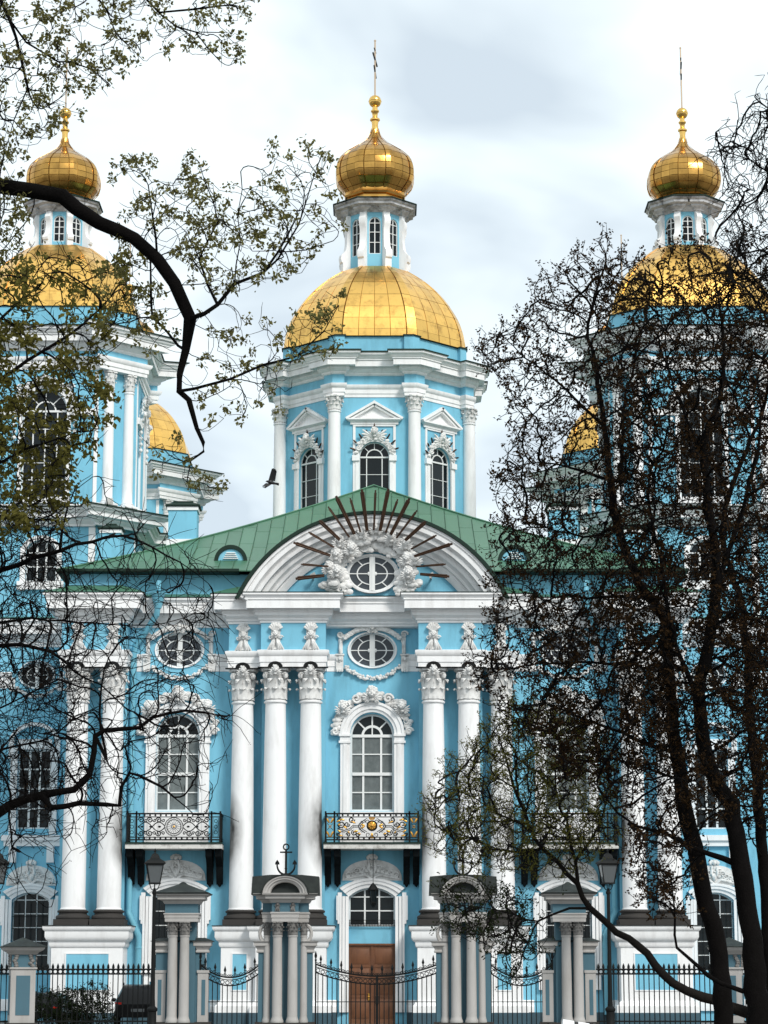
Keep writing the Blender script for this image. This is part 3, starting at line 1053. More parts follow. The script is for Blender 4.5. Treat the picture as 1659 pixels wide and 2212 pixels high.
mb.add([(k_ * 1.08 * cos(2 * pi * i / N_), y, 19.48 + k_ * .8 * sin(2 * pi * i / N_)) for i in range(N_) for k_, y in ((1.0, -1.04), (1.0, -1.24), (1.1, -1.24), (1.12, -1.0))],
       [(i * 4 + j, i * 4 + j + 1, ((i + 1) % N_) * 4 + j + 1, ((i + 1) % N_) * 4 + j) for i in range(N_) for j in range(3)])
P('oval_frame', mb, 'white_paint', ped)
rel = MB()
for zx, zy, turn in ((250, 430, .2), (420, 530, .5), (200, 610, .1), (105, 800, -.2), (215, 850, .1), (555, 310, .7), (770, 235, -.1), (985, 360, -.3), (1185, 460, 0), (1205, 670, -.3), (1320, 680, .3), (1220, 870, 0)):
    x, _, z = L(695.2 + zx / 6.563, 1106 + zy / 6.563, 104.7)
    cherub(rel, (x, -1.95, z - .02), .20, turn)
for k in range(26):
    a = radians(-28 + 236 * k / 25)
    rr_ = rng.uniform(.9, 1.0)
    cloudlet(rel, (1.42 * rr_ * cos(a) * 1.03, -1.42, 19.55 + 1.16 * rr_ * sin(a)), rng.uniform(.20, .30), 6)
for k in range(24):
    a = radians(-24 + 228 * k / 23)
    cloudlet(rel, (1.72 * cos(a) * 1.02, -1.68, 19.6 + 1.42 * sin(a)), rng.uniform(.22, .31), 7)
for s in S2:
    for k in range(5):
        cloudlet(rel, (s * (1.15 + .22 * k), -1.5, 18.72 + .05 * k), .24, 6)
P('cherub_relief', rel, 'stucco_relief', ped)
tips = [(430, 470), (455, 402), (420, 300), (490, 250), (540, 195), (583, 130), (620, 80), (687, 90), (742, 48), (807, 52), (868, 45), (912, 95), (968, 90), (1003, 148), (1045, 200), (1095, 265), (1170, 305), (1138, 402), (1155, 460)]
for i, (zx, zy) in enumerate(tips):
    tx, _, tz = L(442.4 + zx * .4571, 1036.5 + zy * .4571, 103.55)
    ty = -2.62
    c = Vector((0, -1.95, 19.5))
    tip = Vector((tx, ty, tz))
    dv = tip - c
    r_in = 1.95 if abs(dv.x) > 2 else 1.75
    if i in (0, 18):
        r_in = 2.15
    p0 = c + dv * (r_in / dv.length)
    w = .085 if i % 2 == 0 else .055
    if i in (0, 4, 6, 8, 10, 12, 14):
        w = .095
    dn = dv.normalized()
    si = dn.cross(Vector((0, 1, 0))).normalized()
    fr = si.cross(dn).normalized()
    if fr.y > 0:
        fr = -fr
    m = MB()
    vs = []
    for p, k_ in ((p0, .75), (p0 + (tip - p0) * .93, 1.0), (p0 + (tip - p0) * .935, .6), (tip, .6)):
        for du, dv_ in ((-1, 0), (-.45, .45), (0, .2), (.45, .45), (1, 0), (0, -.7)):
            vs.append(p + si * (w * k_ * du) + fr * (w * k_ * dv_))
    fs = [(5, 4, 3, 2, 1, 0), (18, 19, 20, 21, 22, 23)]
    for a in range(3):
        for b in range(6):
            fs.append((a * 6 + b, a * 6 + (b + 1) % 6, (a + 1) * 6 + (b + 1) % 6, (a + 1) * 6 + b))
    m.add(vs, fs)
    P('sun_ray', m, 'ray_gilt', ped)
for s in S2:
    m = MB(); m.obox((s * 2.6, -1.5, 19.35), (.1, 0, .06), (0, .08, 0), (-.04, 0, .08)); m.box(s * 2.6 - .03, s * 2.6 + .03, -1.5, -1.0, 19.2, 19.3)
    P('floodlight', m, 'lead_white_edge', ped)

# ---- big order
SH = 13.83 - 4.83
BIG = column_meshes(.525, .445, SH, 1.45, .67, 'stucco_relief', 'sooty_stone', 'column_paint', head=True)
for s in S2:
    for x, y in COLS:
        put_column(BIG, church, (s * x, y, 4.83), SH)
m = MB()
pts = [(.38 * cos(pi * k / 10), .30 * sin(pi * k / 10)) for k in range(11)]
m.prism([(-.9, -.05), (.9, -.05), (.9, 0), (.38, 0)] + pts[1:-1] + [(-.38, 0), (-.9, 0)], -.5, 0)
abm = m.mesh('abacus_lead', 'black_metal')
for s in S2:
    for x, y in COLS:
        part('abacus_lead', abm, church, (s * x, y - .42, 15.27), 0, (.85, .5, .8))

# ---- pedestals
PED = [(.22, .50), (.22, .78), (.16, .82), (.10, .93), (0, 1.0), (0, 3.22), (.05, 3.25), (.09, 3.33), (.09, 3.46), (.2, 3.54), (.26, 3.66), (.26, 3.9), (.33, 3.96), (.36, 4.04), (.36, 4.13), (-.2, 4.14)]
def pedestal(xa, xb, yf, panels):
    mb = MB()
    pth = [(xa, .3), (xa, yf), (xb, yf), (xb, .3)]
    mb.sweep(PED, pth, cap=False)
    o = P('pedestal', mb, 'white_paint', church)
    mb = MB(); mb.sweep([(.24, -.02), (.24, .5), (0, .52)], pth, cap=False)
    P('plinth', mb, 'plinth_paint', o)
    mb = MB(); mb.sweep([(.30, 4.125), (.39, 4.12), (.39, 4.15), (-.3, 4.165)], pth, cap=False); mb.box(xa - .2, xb + .2, yf - .2, .2, 4.12, 4.162)
    P('lead_top', mb, 'lead_cap', o)
    for pa, pb in panels:
        mb = MB(); mb.box(pa, pb, yf - .012, yf + .05, 1.45, 2.95)
        P('inset_panel', mb, 'blue_paint', o)
        mb = MB()
        for q in ((pa - .05, pb + .05, 2.95, 3.0), (pa - .05, pb + .05, 1.4, 1.45), (pa - .05, pa, 1.45, 2.95), (pb, pb + .05, 1.45, 2.95)):
            mb.box(q[0], q[1], yf - .03, yf + .02, q[2], q[3])
        P('panel_frame', mb, 'white_paint', o)
for s in S2:
    for xa, xb, yf, pn in ((4.9, 6.45, -1.45, [(5.35, 5.95)]), (1.95, 4.95, -1.85, [(2.9, 4.0)]), (10.6, 13.65, -1.85, [(11.2, 13.0)])):
        a, b = sorted((s * xa, s * xb))
        pedestal(a, b, yf, [tuple(sorted((s * q[0], s * q[1]))) for q in pn])
    for xa, xb in ((1.5, 2.0), (6.4, 7.0), (10.1, 10.7)):
        a, b = sorted((s * xa, s * xb))
        mb = MB(); mb.sweep([(0, .5), (.12, .5), (.12, .75), (.06, .8), (.06, .98), (0, 1.02)], [(a, 0), (b, 0)])
        P('wall_base', mb, 'white_paint', church)
    for xa, xb in ((1.5, 2.0), (6.4, 10.7)):
        mb = MB(); a, b = sorted((s * xa, s * xb)); mb.box(a, b, -.1, 0, -.02, .5)
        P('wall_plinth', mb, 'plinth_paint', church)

# ---- frieze brackets: shell, mask, spreading leaves
mb = MB()
for k in range(7):
    a = radians(30 + 20 * k)
    mb.tube([(0.06 * cos(a), -.08, .78), (.22 * cos(a), -.17, .78 + .24 * sin(a)), (.33 * cos(a), -.14, .80 + .36 * sin(a))], [.035, .05, .06], 6)
cherub(mb, (0, -.2, .66), .125)
for s in S2:
    for k, (dx, w) in enumerate(((.07, .07), (.16, .06), (.26, .05))):
        mb.tube([(s * .05, -.1, .48), (s * (.05 + dx * .5), -.14, .25), (s * (.06 + dx), -.08, .03), (s * (.03 + dx * 1.25), -.05, -.02)], [.04, w, w * .9, .03], 6)
    curl(mb, (s * .23, -.1, .52), .09, .035, 1.2, s)
mb.box(-.2, .2, -.07, 0, 0, 1.2)
BRK = mb.mesh('frieze_bracket', 'stucco_relief')
for s in S2:
    for x, y in COLS:
        part('frieze_bracket', BRK, church, (s * x, (-1.5 if y < -1 else -1.1), 16.07))

# ---- bays
OV = oval_window(1.02, .76, 'grey_glass')
mb = MB()                                        # garland above the oval
cherub(mb, (0, -.22, .98), .15)
for s in S2:
    for k in range(9):
        u = k / 8
        mb.ball((s * (.25 + .95 * u), -.16, .95 - .42 * u * u), (.15, .12, .13 - .03 * u), 7, 5)
        curl(mb, (s * (.3 + .9 * u), -.24, .93 - .42 * u * u), .10, .03, 1.1, s, start=k)
    for k in range(5):
        mb.ball((s * (.15 + .12 * k), -.18, 1.02 - .04 * k), .11, 6, 5)
    mb.box(s * 1.40 - .09, s * 1.40 + .09, -.08, 0, -.15, .75)
    curl(mb, (s * 1.42, -.10, .68), .17, .05, 1.3, s)
    curl(mb, (s * 1.36, -.10, .40), .10, .035, 1.1, -s)
    mb.tube([(s * 1.40, -.1, .4), (s * 1.44, -.12, .1), (s * 1.40, -.1, -.18)], [.06, .05, .05], 6)
GAR = mb.mesh('oval_garland', 'stucco_relief')
mb = MB()                                        # masks flanking the oval, festoon below
for s in S2:
    mb.box(s * 1.44 - .16, s * 1.44 + .16, -.15, 0, -.95, -.20)
    mb.box(s * 1.44 - .2, s * 1.44 + .2, -.19, 0, -.26, -.19)
    cherub(mb, (s * 1.44, -.18, -.42), .09)
    for k in range(3):
        mb.ball((s * 1.44 + (k - 1) * .1, -.17, -.93), (.05, .04, .08), 6, 4)
for k in range(25):
    u = k / 24 * 2 - 1
    z = -1.28 + .52 * u * u
    for j in range(3):
        mb.ball((1.2 * u + rng.uniform(-.04, .04), -.10 + rng.uniform(-.05, .03), z + rng.uniform(-.08, .08)), rng.uniform(.05, .085), 6, 4)
FES = mb.mesh('festoon', 'stucco_relief')
mb = MB()                                        # architrave moulding ring round the oval
mb.add([(k_ * 1.02 * cos(2 * pi * i / N_), y, k_ * .76 * sin(2 * pi * i / N_)) for i in range(N_) for k_, y in ((1.0, .1), (1.0, -.05), (1.075, -.07), (1.09, .02))],
       [(i * 4 + j, i * 4 + j + 1, ((i + 1) % N_) * 4 + j + 1, ((i + 1) % N_) * 4 + j) for i in range(N_) for j in range(3)])
OFR = mb.mesh('oval_frame', 'white_paint')

# main window surround
mb = MB()
for s in S2:
    a, b = sorted((s * .965, s * 1.40)); mb.box(a, b, -.14, .02, 7.64, 12.1)
    a, b = sorted((s * 1.10, s * 1.27)); mb.box(a, b, -.18, -.13, 7.64, 12.06)
    a, b = sorted((s * .95, s * 1.47)); mb.box(a, b, -.20, .01, 12.1, 12.2); mb.box(a, b, -.25, .01, 12.40, 12.5)
    a, b = sorted((s * .97, s * 1.42)); mb.box(a, b, -.18, .015, 12.2, 12.40)
mb.box(-.96, .96, -.06, .02, 7.64, 9.1); mb.box(-.8, .8, -.09, -.05, 7.9, 8.9)
mb.arcsweep([(0, .02), (0, -.12), (.1, -.14), (.14, -.2), (.30, -.2), (.34, -.25), (.44, -.25), (.46, -.18), (.46, .02)], 0, 12.5, .97, 0, pi, 28)
WSUR = mb.mesh('window_surround', 'white_paint')
mb = MB()
for zx, zy in ((955, 212), (790, 288), (1125, 283)):
    x, _, z = L(442.4 + .381 * zx, 1415.7 + .381 * zy, 105.7)
    cherub(mb, (x - .06, -.42, z), .25 if zx == 955 else .21, 0 if zx == 955 else (.3 if zx < 900 else -.3))
for k in range(22):
    a = radians(4 + 172 * k / 21)
    lift = .14 * max(0, sin(a)) ** 4
    cloudlet(mb, ((1.60 + lift) * cos(a) * 1.02, -.16, 12.5 + (1.56 + lift) * sin(a)), rng.uniform(.16, .23), 6)
for s in S2:
    curl(mb, (s * 1.62, -.2, 12.62), .17, .07, 1.3, s)
    curl(mb, (s * .7, -.28, 14.05), .22, .07, 1.4, s)
    curl(mb, (s * 1.2, -.28, 13.75), .2, .06, 1.4, -s)
WORN = mb.mesh('window_relief', 'stucco_relief')
WIN = fan_window(1.94, 9.12, 12.44, (.62, 1.0, .62), (0, .235, .49, .765, 1), 'curtain_glass', 'dark_glass', bw=.09, midbar=2, fw=.09, inner=.44, mid=True)

# lower surround (door and ground-floor windows)
def low_surround(w, zs, rise, zb):
    mb = MB()
    c = contour(('arch', 0, w, zb, zs, rise))[2:]
    steps = [(0, .02), (0, -.08), (.14, -.10), (.16, -.16), (.28, -.16), (.30, -.2), (.40, -.2), (.42, -.12), (.42, .02)]
    for s in S2:
        for (o0, y0), (o1, y1) in zip(steps[1:-1], steps[2:]):
            a, b = sorted((s * (w / 2 + o0), s * (w / 2 + o1)))
            if b - a > .05:
                mb.box(a, b, min(y0, y1), .01, zb - (.0 if zb > 1 else .0), zs + .02)
        a, b = sorted((s * (w / 2 + .30), s * (w / 2 + .54))); mb.box(a, b, -.17, .012, zs - 1.0, zs + .05)
        a, b = sorted((s * (w / 2 + .30), s * (w / 2 + .48))); mb.box(a, b, -.185, .0, zs - 1.16, zs + .18)
    k = len(c)
    vs, fs = [], []
    for i, (x, z) in enumerate(c):
        u = x / (w / 2)
        for o_, y in steps:
            vs.append((x * (1 + o_ / (w / 2) * .98), y, z + o_ * (1.0 - .1 * abs(u))))
    q = len(steps)
    for i in range(k - 1):
        for j in range(q - 1):
            fs.append((i * q + j, i * q + j + 1, (i + 1) * q + j + 1, (i + 1) * q + j))
    mb.add(vs, fs)
    return mb
LSUR = low_surround(2.02, 5.42, .40, 0.5).mesh('door_surround', 'white_paint')
LSURW = low_surround(2.0, 5.42, .40, 2.2).mesh('window_surround', 'white_paint')
def low_relief(wd, z0, h):
    mb = MB()
    pts = [(wd * cos(pi * k / 16), z0 + h * .78 * sin(pi * k / 16) ** .8) for k in range(17)]
    mb.prism(pts, -.06, 0)
    for s in S2:
        for k in range(6):
            u = (k + .3) / 6
            curl(mb, (s * wd * .88 * u, -.12, z0 + h * (.18 + .45 * (1 - u) * (1 - .3 * u))), .13 + .03 * (k % 2), .04, 1.3, s if k % 2 else -s, start=k)
            mb.ball((s * wd * .9 * u, -.08, z0 + h * (.12 + .3 * (1 - u))), (.12, .07, .09), 6, 4)
        mb.tube([(0, -.12, z0 + .05), (s * wd * .25, -.15, z0 + h * .22), (s * wd * .6, -.13, z0 + h * .14), (s * wd * .9, -.1, z0 + .06)], [.05, .06, .05, .03], 6)
        mb.tube([(0, -.12, z0 + h * .15), (s * wd * .12, -.16, z0 + h * .45), (s * wd * .1, -.14, z0 + h * .75)], [.03, .07, .04], 6)
    mb.ball((0, -.12, z0 + h * .3), (.1, .1, .16), 8, 6)
    for k in range(5):
        a = radians(30 + 30 * k)
        mb.ball((.2 * cos(a), -.1, z0 + h * .8 + .14 * sin(a)), (.09, .07, .1), 6, 5)
    mb.ball((0, -.12, z0 + h * .86), .11, 8, 6)
    return mb
LREL = low_relief(1.30, 6.12, 1.15).mesh('door_relief', 'stucco_relief')
LWIN = grid_window(2.0, 2.3, 5.42, .40, 3, (0, .2, .4, .6, .8, 1), 'dark_glass')
TRAN = grid_window(2.02, 4.16, 5.42, .40, 3, (0, .5, 1), 'dark_glass', bw=.07)

def balcony(cx, gilded):
    """slab with railing; sub-parts: slab edge, frame, scrolls, brackets"""
    mb = MB(); mb.box(-2.08, 2.08, -1.5, -.02, 7.42, 7.62)
    o = P('balcony', mb, 'lead_white_edge', church, loc=(cx, 0, 0))
    mb = MB(); mb.box(-2.06, 2.06, -1.46, -.02, 7.62, 7.70); mb.box(-2.1, 2.1, -1.54, -1.46, 7.62, 7.69)
    P('lead_floor', mb, 'green_edge', o)
    mb = MB()
    zt, zb_ = 8.92, 7.80
    def rail(z, h, d):
        mb.box(-2.0, 2.0, -1.42 - d, -1.42 + d, z - h, z + h)
        for s in S2:
            mb.box(s * 2.0 - d, s * 2.0 + d, -1.42, 0, z - h * .98, z + h * .98)
    rail(zt, .032, .04); rail(zt - .14, .02, .02); rail(zb_ + .11, .02, .02); rail(zb_, .028, .025)
    for x in (-2.0, -1.62, 1.62, 2.0):
        mb.box(x - .04, x + .04, -1.46, -1.38, 7.68, zt + .03)
        mb.ball((x, -1.42, zt + .07), .045, 8, 6)
    for s in S2:
        for k in range(5):
            mb.box(s * 2.0 - .015, s * 2.0 + .015, -1.2 + .28 * k, -1.17 + .28 * k, 7.7, zt)
    P('railing_frame', mb, 'black_metal', o)
    sc, gd = MB(), MB()
    y = -1.42
    def cv(x, z, r, t, turns, fl, st, m=None, w=.016):
        pts, rs = [], []
        for i in range(19):
            u = i / 18
            a = st + fl * u * turns * 2 * pi
            q = r * (1 - .8 * u)
            pts.append((x + q * cos(a), y, z + q * sin(a))); rs.append(t)
        (m or sc).tube(pts, rs, 5)
    def circ(x, z, r, t, m=None):
        (m or sc).tube([(x + r * cos(2 * pi * i / 18), y, z + r * sin(2 * pi * i / 18)) for i in range(19)], t, 5, cap=False)
    for k in range(14):                                   # rings in the two narrow bands
        x = -1.5 + 3.0 * k / 13
        for z in (zt - .07, zb_ + .055):
            sc.ball((x, y, z), (.045, .02, .045), 6, 4)
    if gilded:
        circ(0, 8.40, .21, .03)
        gd.ball((0, y, 8.40), (.185, .06, .185), 14, 8); gd.ball((0, y - .06, 8.40), .05, 8, 6)
        for k in range(9):
            a = 2 * pi * k / 9
            gd.ball((.13 * cos(a), y - .045, 8.40 + .13 * sin(a)), .035, 6, 4)
        gd.obox((0, y, 8.68), (.10, 0, 0), (0, .03, 0), (0, 0, .03))
        for k in (-1, 0, 1):
            gd.ball((k * .09, y, 8.75 - .02 * abs(k)), .045, 6, 5)
        for s in S2:
            sc.tube([(s * (.30 + .28 * sin(pi * k / 12)), y, 8.10 + .56 * k / 12) for k in range(13)], .024, 5)
            sc.tube([(s * (.22 + .27 * sin(pi * k / 12)), y, 8.14 + .48 * k / 12) for k in range(13)], .018, 5)
            for k in range(5):
                circ(s * (.33 + .22 * sin(pi * (k + 1) / 6)), 8.16 + .10 * k, .04, .01)
            cv(s * .20, 8.60, .12, .016, 1.3, -s, pi / 2)
            cv(s * .16, 8.02, .13, .016, 1.2, s, pi if s > 0 else 0)
            for (x, z, r, fl, st) in ((1.32, 8.46, .17, -1, 0), (1.08, 8.46, .12, 1, 3.1), (.88, 8.66, .14, 1, 3.1), (.76, 8.10, .13, -1, 1.0), (1.02, 8.02, .10, 1, 0), (1.45, 8.03, .09, -1, 1), (.62, 8.02, .1, 1, 2), (1.42, 8.68, .10, 1, 2)):
                cv(s * x, z, r, .026, 1.35, fl * s, st if s > 0 else pi - st)
            sc.tube([(s * .56, y, 8.40), (s * .85, y, 8.40), (s * .95, y, 8.28), (s * 1.2, y, 8.2), (s * 1.5, y, 8.3)], .021, 5)
            sc.tube([(s * .56, y, 8.34), (s * .82, y, 8.34), (s * .92, y, 8.22), (s * 1.2, y, 8.13), (s * 1.5, y, 8.22)], .018, 5)
            for (x, z, w_, h_, rot) in ((.38, 8.42, .10, .05, .5), (.40, 8.33, .09, .04, -.5), (.80, 8.55, .12, .035, .4), (1.28, 8.66, .11, .04, .2), (1.45, 8.60, .10, .04, -.4), (1.15, 8.33, .11, .035, .6), (1.40, 8.16, .1, .04, .7),
                                       (.70, 8.16, .10, .05, -.3), (.55, 8.06, .08, .035, .3), (1.0, 8.12, .07, .03, .9), (1.42, 8.44, .06, .04, 1.2), (1.35, 7.98, .1, .035, .2)):
                gd.ball((s * x, y - .015, z), (w_, .025, h_), 8, 5, Matrix.Rotation(rot * -s, 3, 'Y'))
            for z in (8.06, 8.62):                        # end panels
                for k in S2:
                    gd.ball((s * 1.81 + k * .09, y, z), (.05, .03, .13), 7, 5, Matrix.Rotation(k * .5, 3, 'Y'))
                gd.ball((s * 1.81, y, z + (.11 if z > 8.3 else -.11)), (.1, .025, .025), 6, 5)
            for k in range(4):
                a = pi / 4 + k * pi / 2
                gd.ball((s * 1.81 + .05 * cos(a), y, 8.36 + .05 * sin(a)), .03, 6, 4)
                sc.tube([(s * 1.81, y, 8.36), (s * 1.81 + .17 * cos(a), y, 8.36 + .2 * sin(a))], .013, 4)
        gd.ball((0, y, 8.0), (.05, .03, .1), 7, 5); gd.ball((0, y, 7.88), (.09, .03, .03), 6, 5)
    else:
        for r in (.40, .30, .10):
            circ(0, 8.36, r, .016)
        for k in range(16):
            a = 2 * pi * k / 16
            sc.tube([(.1 * cos(a), y, 8.36 + .1 * sin(a)), (.3 * cos(a), y, 8.36 + .3 * sin(a))], .009, 4)
        for k in range(18):
            a = 2 * pi * k / 18
            circ(.35 * cos(a), 8.36 + .35 * sin(a), .04, .009)
        gd.ball((0, y, 8.36), .06, 8, 6)
        for s in S2:
            for k in S2:
                sc.tube([(s * (.4 + 1.15 * u), y, 8.36 + k * .2 * sin(u * 2 * pi + .2)) for u in [i / 14 for i in range(15)]], .024, 5)
            for x in (.62, 1.0, 1.38):
                sc.ball((s * x, y, 8.36), (.07, .02, .045), 6, 4)
                for z, fl in ((8.64, 1), (8.08, -1)):
                    cv(s * (x + .04), z, .13, .026, 1.4, fl * s, 0 if s > 0 else pi)
                    cv(s * (x - .16), z, .08, .021, 1.2, -fl * s, 0 if s > 0 else pi)
            for z in (8.12, 8.36, 8.6):
                circ(s * 1.81, z, .07, .014)
            sc.tube([(s * 1.81 - .12, y, 7.95), (s * 1.81 - .12, y, 8.75)], .012, 4); sc.tube([(s * 1.81 + .12, y, 7.95), (s * 1.81 + .12, y, 8.75)], .012, 4)
    P('scrollwork', sc, 'black_metal', o)['kind'] = 'stuff'
    P('gilded_ornament', gd, 'gilt_iron', o)['kind'] = 'stuff'
    for x in (-1.92, -1.50, 1.50, 1.92):
        m = MB()
        pr = [(-1.35, 7.41), (-.02, 7.41), (-.02, 6.02), (-.16, 5.94), (-.28, 6.1), (-.42, 6.35), (-.5, 6.7), (-.85, 7.0), (-1.25, 7.1)]
        vs = [(x - .14, p[0], p[1]) for p in pr] + [(x + .14, p[0], p[1]) for p in pr]
        k = len(pr)
        m.add(vs, [tuple(range(k)), tuple(range(2 * k - 1, k - 1, -1))] + [((i + 1) % k, i, i + k, (i + 1) % k + k) for i in range(k)])
        m.lathe([(.02, 5.83), (.10, 5.95), (.12, 6.05)], 6, (x, -.15))
        P('bracket', m, 'bracket_black', o)

for cx_ in (0, -BAYX, BAYX):
    put_window(OV, church, (cx_, .12, 16.24), name='oval_window')
    part('oval_frame', OFR, church, (cx_, 0, 16.24))
    part('oval_garland', GAR, church, (cx_, 0, 16.24))
    part('festoon', FES, church, (cx_, 0, 16.24))
    put_window(WIN, church, (cx_, .18, 0))
    part('window_surround', WSUR, church, (cx_, 0, 0))
    part('window_relief', WORN, church, (cx_, 0, 0))
    part('door_relief', LREL, church, (cx_, 0, 0))
    balcony(cx_, cx_ == 0)
    if cx_ == 0:
        part('door_surround', LSUR, church)
        put_window(TRAN, church, (0, .2, 0))
    else:
        part('window_surround', LSURW, church, (cx_, 0, 0))
        put_window(LWIN, church, (cx_, .2, 0))
        mb = MB(); mb.box(cx_ - 1.5, cx_ + 1.5, -.25, 0, 2.08, 2.24); mb.box(cx_ - 1.35, cx_ + 1.35, -.14, 0, 1.8, 2.08)
        for k in S2:
            mb.box(cx_ + k * 1.2 - .14, cx_ + k * 1.2 + .14, -.2, 0, 1.45, 2.08)
        P('window_sill', mb, 'white_paint', church)
    # iron grille
    mb = MB()
    z0, z1 = (4.16, 4.42) if cx_ == 0 else (2.35, 5.3)
    for k in range(17 if cx_ == 0 else 9):
        n_ = 16 if cx_ == 0 else 8
        x = cx_ - .97 + 1.94 * k / n_
        mb.box(x - .012, x + .012, .06, .085, z0, z1)
    for z in ((z0 + .03, z1) if cx_ == 0 else (2.4, 3.0, 3.7, 4.5, 4.75)):
        mb.box(cx_ - 1.0, cx_ + 1.0, .055, .09, z - .012, z + .012)
    P('grille', mb, 'black_metal', church)

# ---- door
mb = MB(); mb.box(-1.01, 1.01, .2, .35, 3.40, 4.15)
P('door_panel', mb, 'blue_paint', church)
mb = MB(); mb.box(-1.01, 1.01, .10, .3, 3.34, 3.42); 
dr = P('door', mb, 'wood_door', church)
for s in S2:
    mb = MB()
    a, b = sorted((s * .012, s * 1.0))
    mb.box(a, b, .18, .26, 0, 3.33)
    o = P('door_leaf', mb, 'wood_door', dr)
    for z0, z1 in ((2.55, 3.2), (1.25, 2.35), (.25, 1.05)):
        m = MB()
        a, b = sorted((s * .13, s * .9))
        m.prism([(a, z0), (b, z0), (b, z1), (a, z1)], .163, .19)
        m.add([(a, .163, z0), (b, .163, z0), (b, .163, z1), (a, .163, z1), (a + .1, .13, z0 + .1), (b - .1, .13, z0 + .1), (b - .1, .13, z1 - .1), (a + .1, .13, z1 - .1)],
              [(0, 1, 5, 4), (1, 2, 6, 5), (2, 3, 7, 6), (3, 0, 4, 7), (4, 5, 6, 7)])
        P('raised_panel', m, 'wood_door', dr)
    m = MB()
    for z in (1.15, 2.45):
        a, b = sorted((s * .06, s * .97)); m.box(a, b, .16, .19, z - .035, z + .035)
    P('door_rail', m, 'wood_door', dr)
m = MB(); m.box(-.04, .04, .14, .2, 0, 3.33); P('door_astragal', m, 'wood_door', dr)
m = MB(); m.ball((-.14, .10, 1.15), .05); m.box(-.17, -.11, .1, .18, 1.0, 1.3); P('door_handle', m, 'gilt_iron', dr)

# ---- downpipes
for s in S2:
    mb = MB()
    mb.tube([(s * 9.45, -.85, 19.2), (s * 9.45, -.9, 18.75)], .13, 10)
    mb.lathe([(.15, 17.95), (.22, 18.2), (.30, 18.55), (.33, 18.58), (.33, 18.64)], 10, (s * 9.45, -1.0))
    mb.tube([(s * 9.45, -1.0, 18.1), (s * 9.5, -.95, 17.7), (s * 10.1, -.35, 16.9), (s * 10.5, -.25, 16.4), (s * 10.55, -.2, 15.9), (s * 10.55, -.2, 5.0), (s * 10.55, -.25, 4.75), (s * 10.1, -.25, 3.75), (s * 10.1, -.2, 3.5), (s * 10.1, -.2, .4)], .135, 12)
    for z in (14.0, 12.0, 10.0, 8.0, 6.2, 4.8):
        mb.lathe([(.15, z), (.16, z + .03), (.15, z + .06)], 10, (s * 10.55, -.2))
    mb.lathe([(.15, 3.2), (.16, 3.23), (.15, 3.27)], 10, (s * 10.1, -.2))
    P('downpipe', mb, 'pipe_blue', church)

# ---- recessed corner bays
ROV = oval_window(.80, .62, 'dark_glass')
RWIN = grid_window(1.55, 8.75, 12.42, 0, 3, (0, .24, .5, .75, 1), 'dark_glass', bw=.10)
RLW = grid_window(1.72, 2.3, 5.5, .34, 3, (0, .2, .4, .6, .8, 1), 'dark_glass')
RSUR = low_surround(1.72, 5.5, .34, 2.2).mesh('window_surround', 'white_paint')
RREL = low_relief(1.15, 6.15, 1.2).mesh('window_relief', 'stucco_relief')
mb = MB()
for s in S2:
    a, b = sorted((s * .77, s * 1.1)); mb.box(a, b, -.12, 0, 8.5, 12.5)
    a, b = sorted((s * .95, s * 1.2)); mb.box(a, b, -.16, 0, 12.0, 12.9)
    a, b = sorted((s * .7, s * 1.05)); mb.box(a, b, -.22, 0, 7.2, 8.0)
mb.box(-.8, .8, -.1, 0, 12.42, 12.9)
mb.arcsweep([(0, 0), (0, -.25), (.2, -.25), (.2, 0)], 0, 12.55, 1.05, radians(20), radians(160), 16, ez=.9)
mb.box(-1.4, 1.4, -.28, 0, 8.2, 8.45); mb.box(-1.3, 1.3, -.18, 0, 7.95, 8.2)
RS2 = mb.mesh('window_surround', 'white_paint')
for s in S2:
    x = s * 15.75
    put_window(ROV, church, (x, 6.35, 15.93), name='oval_window')
    part('oval_frame', OFR, church, (x, 6.2, 15.93), 0, (.79, 1, .82))
    part('festoon', FES, church, (x, 6.2, 15.93), 0, (.78, .8, .8))
    put_window(RWIN, church, (x, 6.4, 0)); part('window_surround', RS2, church, (x, 6.2, 0))
    put_window(RLW, church, (x, 6.4, 0)); part('window_surround', RSUR, church, (x, 6.2, 0)); part('window_relief', RREL, church, (x, 6.2, 0))
    mb = MB()
    for k in range(7):
        xx = x - .82 + 1.64 * k / 6
        mb.box(xx - .012, xx + .012, 6.27, 6.295, 2.35, 5.4)
    for z in (2.5, 3.4, 4.2, 4.75):
        mb.box(x - .85, x + .85, 6.265, 6.3, z - .012, z + .012)
    P('grille', mb, 'black_metal', church)
    mb = MB(); a, b = sorted((s * 13.65, s * 21)); mb.sweep([(0, .5), (.12, .5), (.12, .75), (.06, .98), (0, 1.02)], [(a, 6.2), (b, 6.2)])
    P('wall_base', mb, 'white_paint', church)
# ================================================================== towers and domes
def rotp(p, a):
    return (p[0] * cos(a) - p[1] * sin(a), p[0] * sin(a) + p[1] * cos(a))
def ring_path(pts, n):
    return [rotp(p, 2 * pi * k / n) for k in range(n) for p in pts]

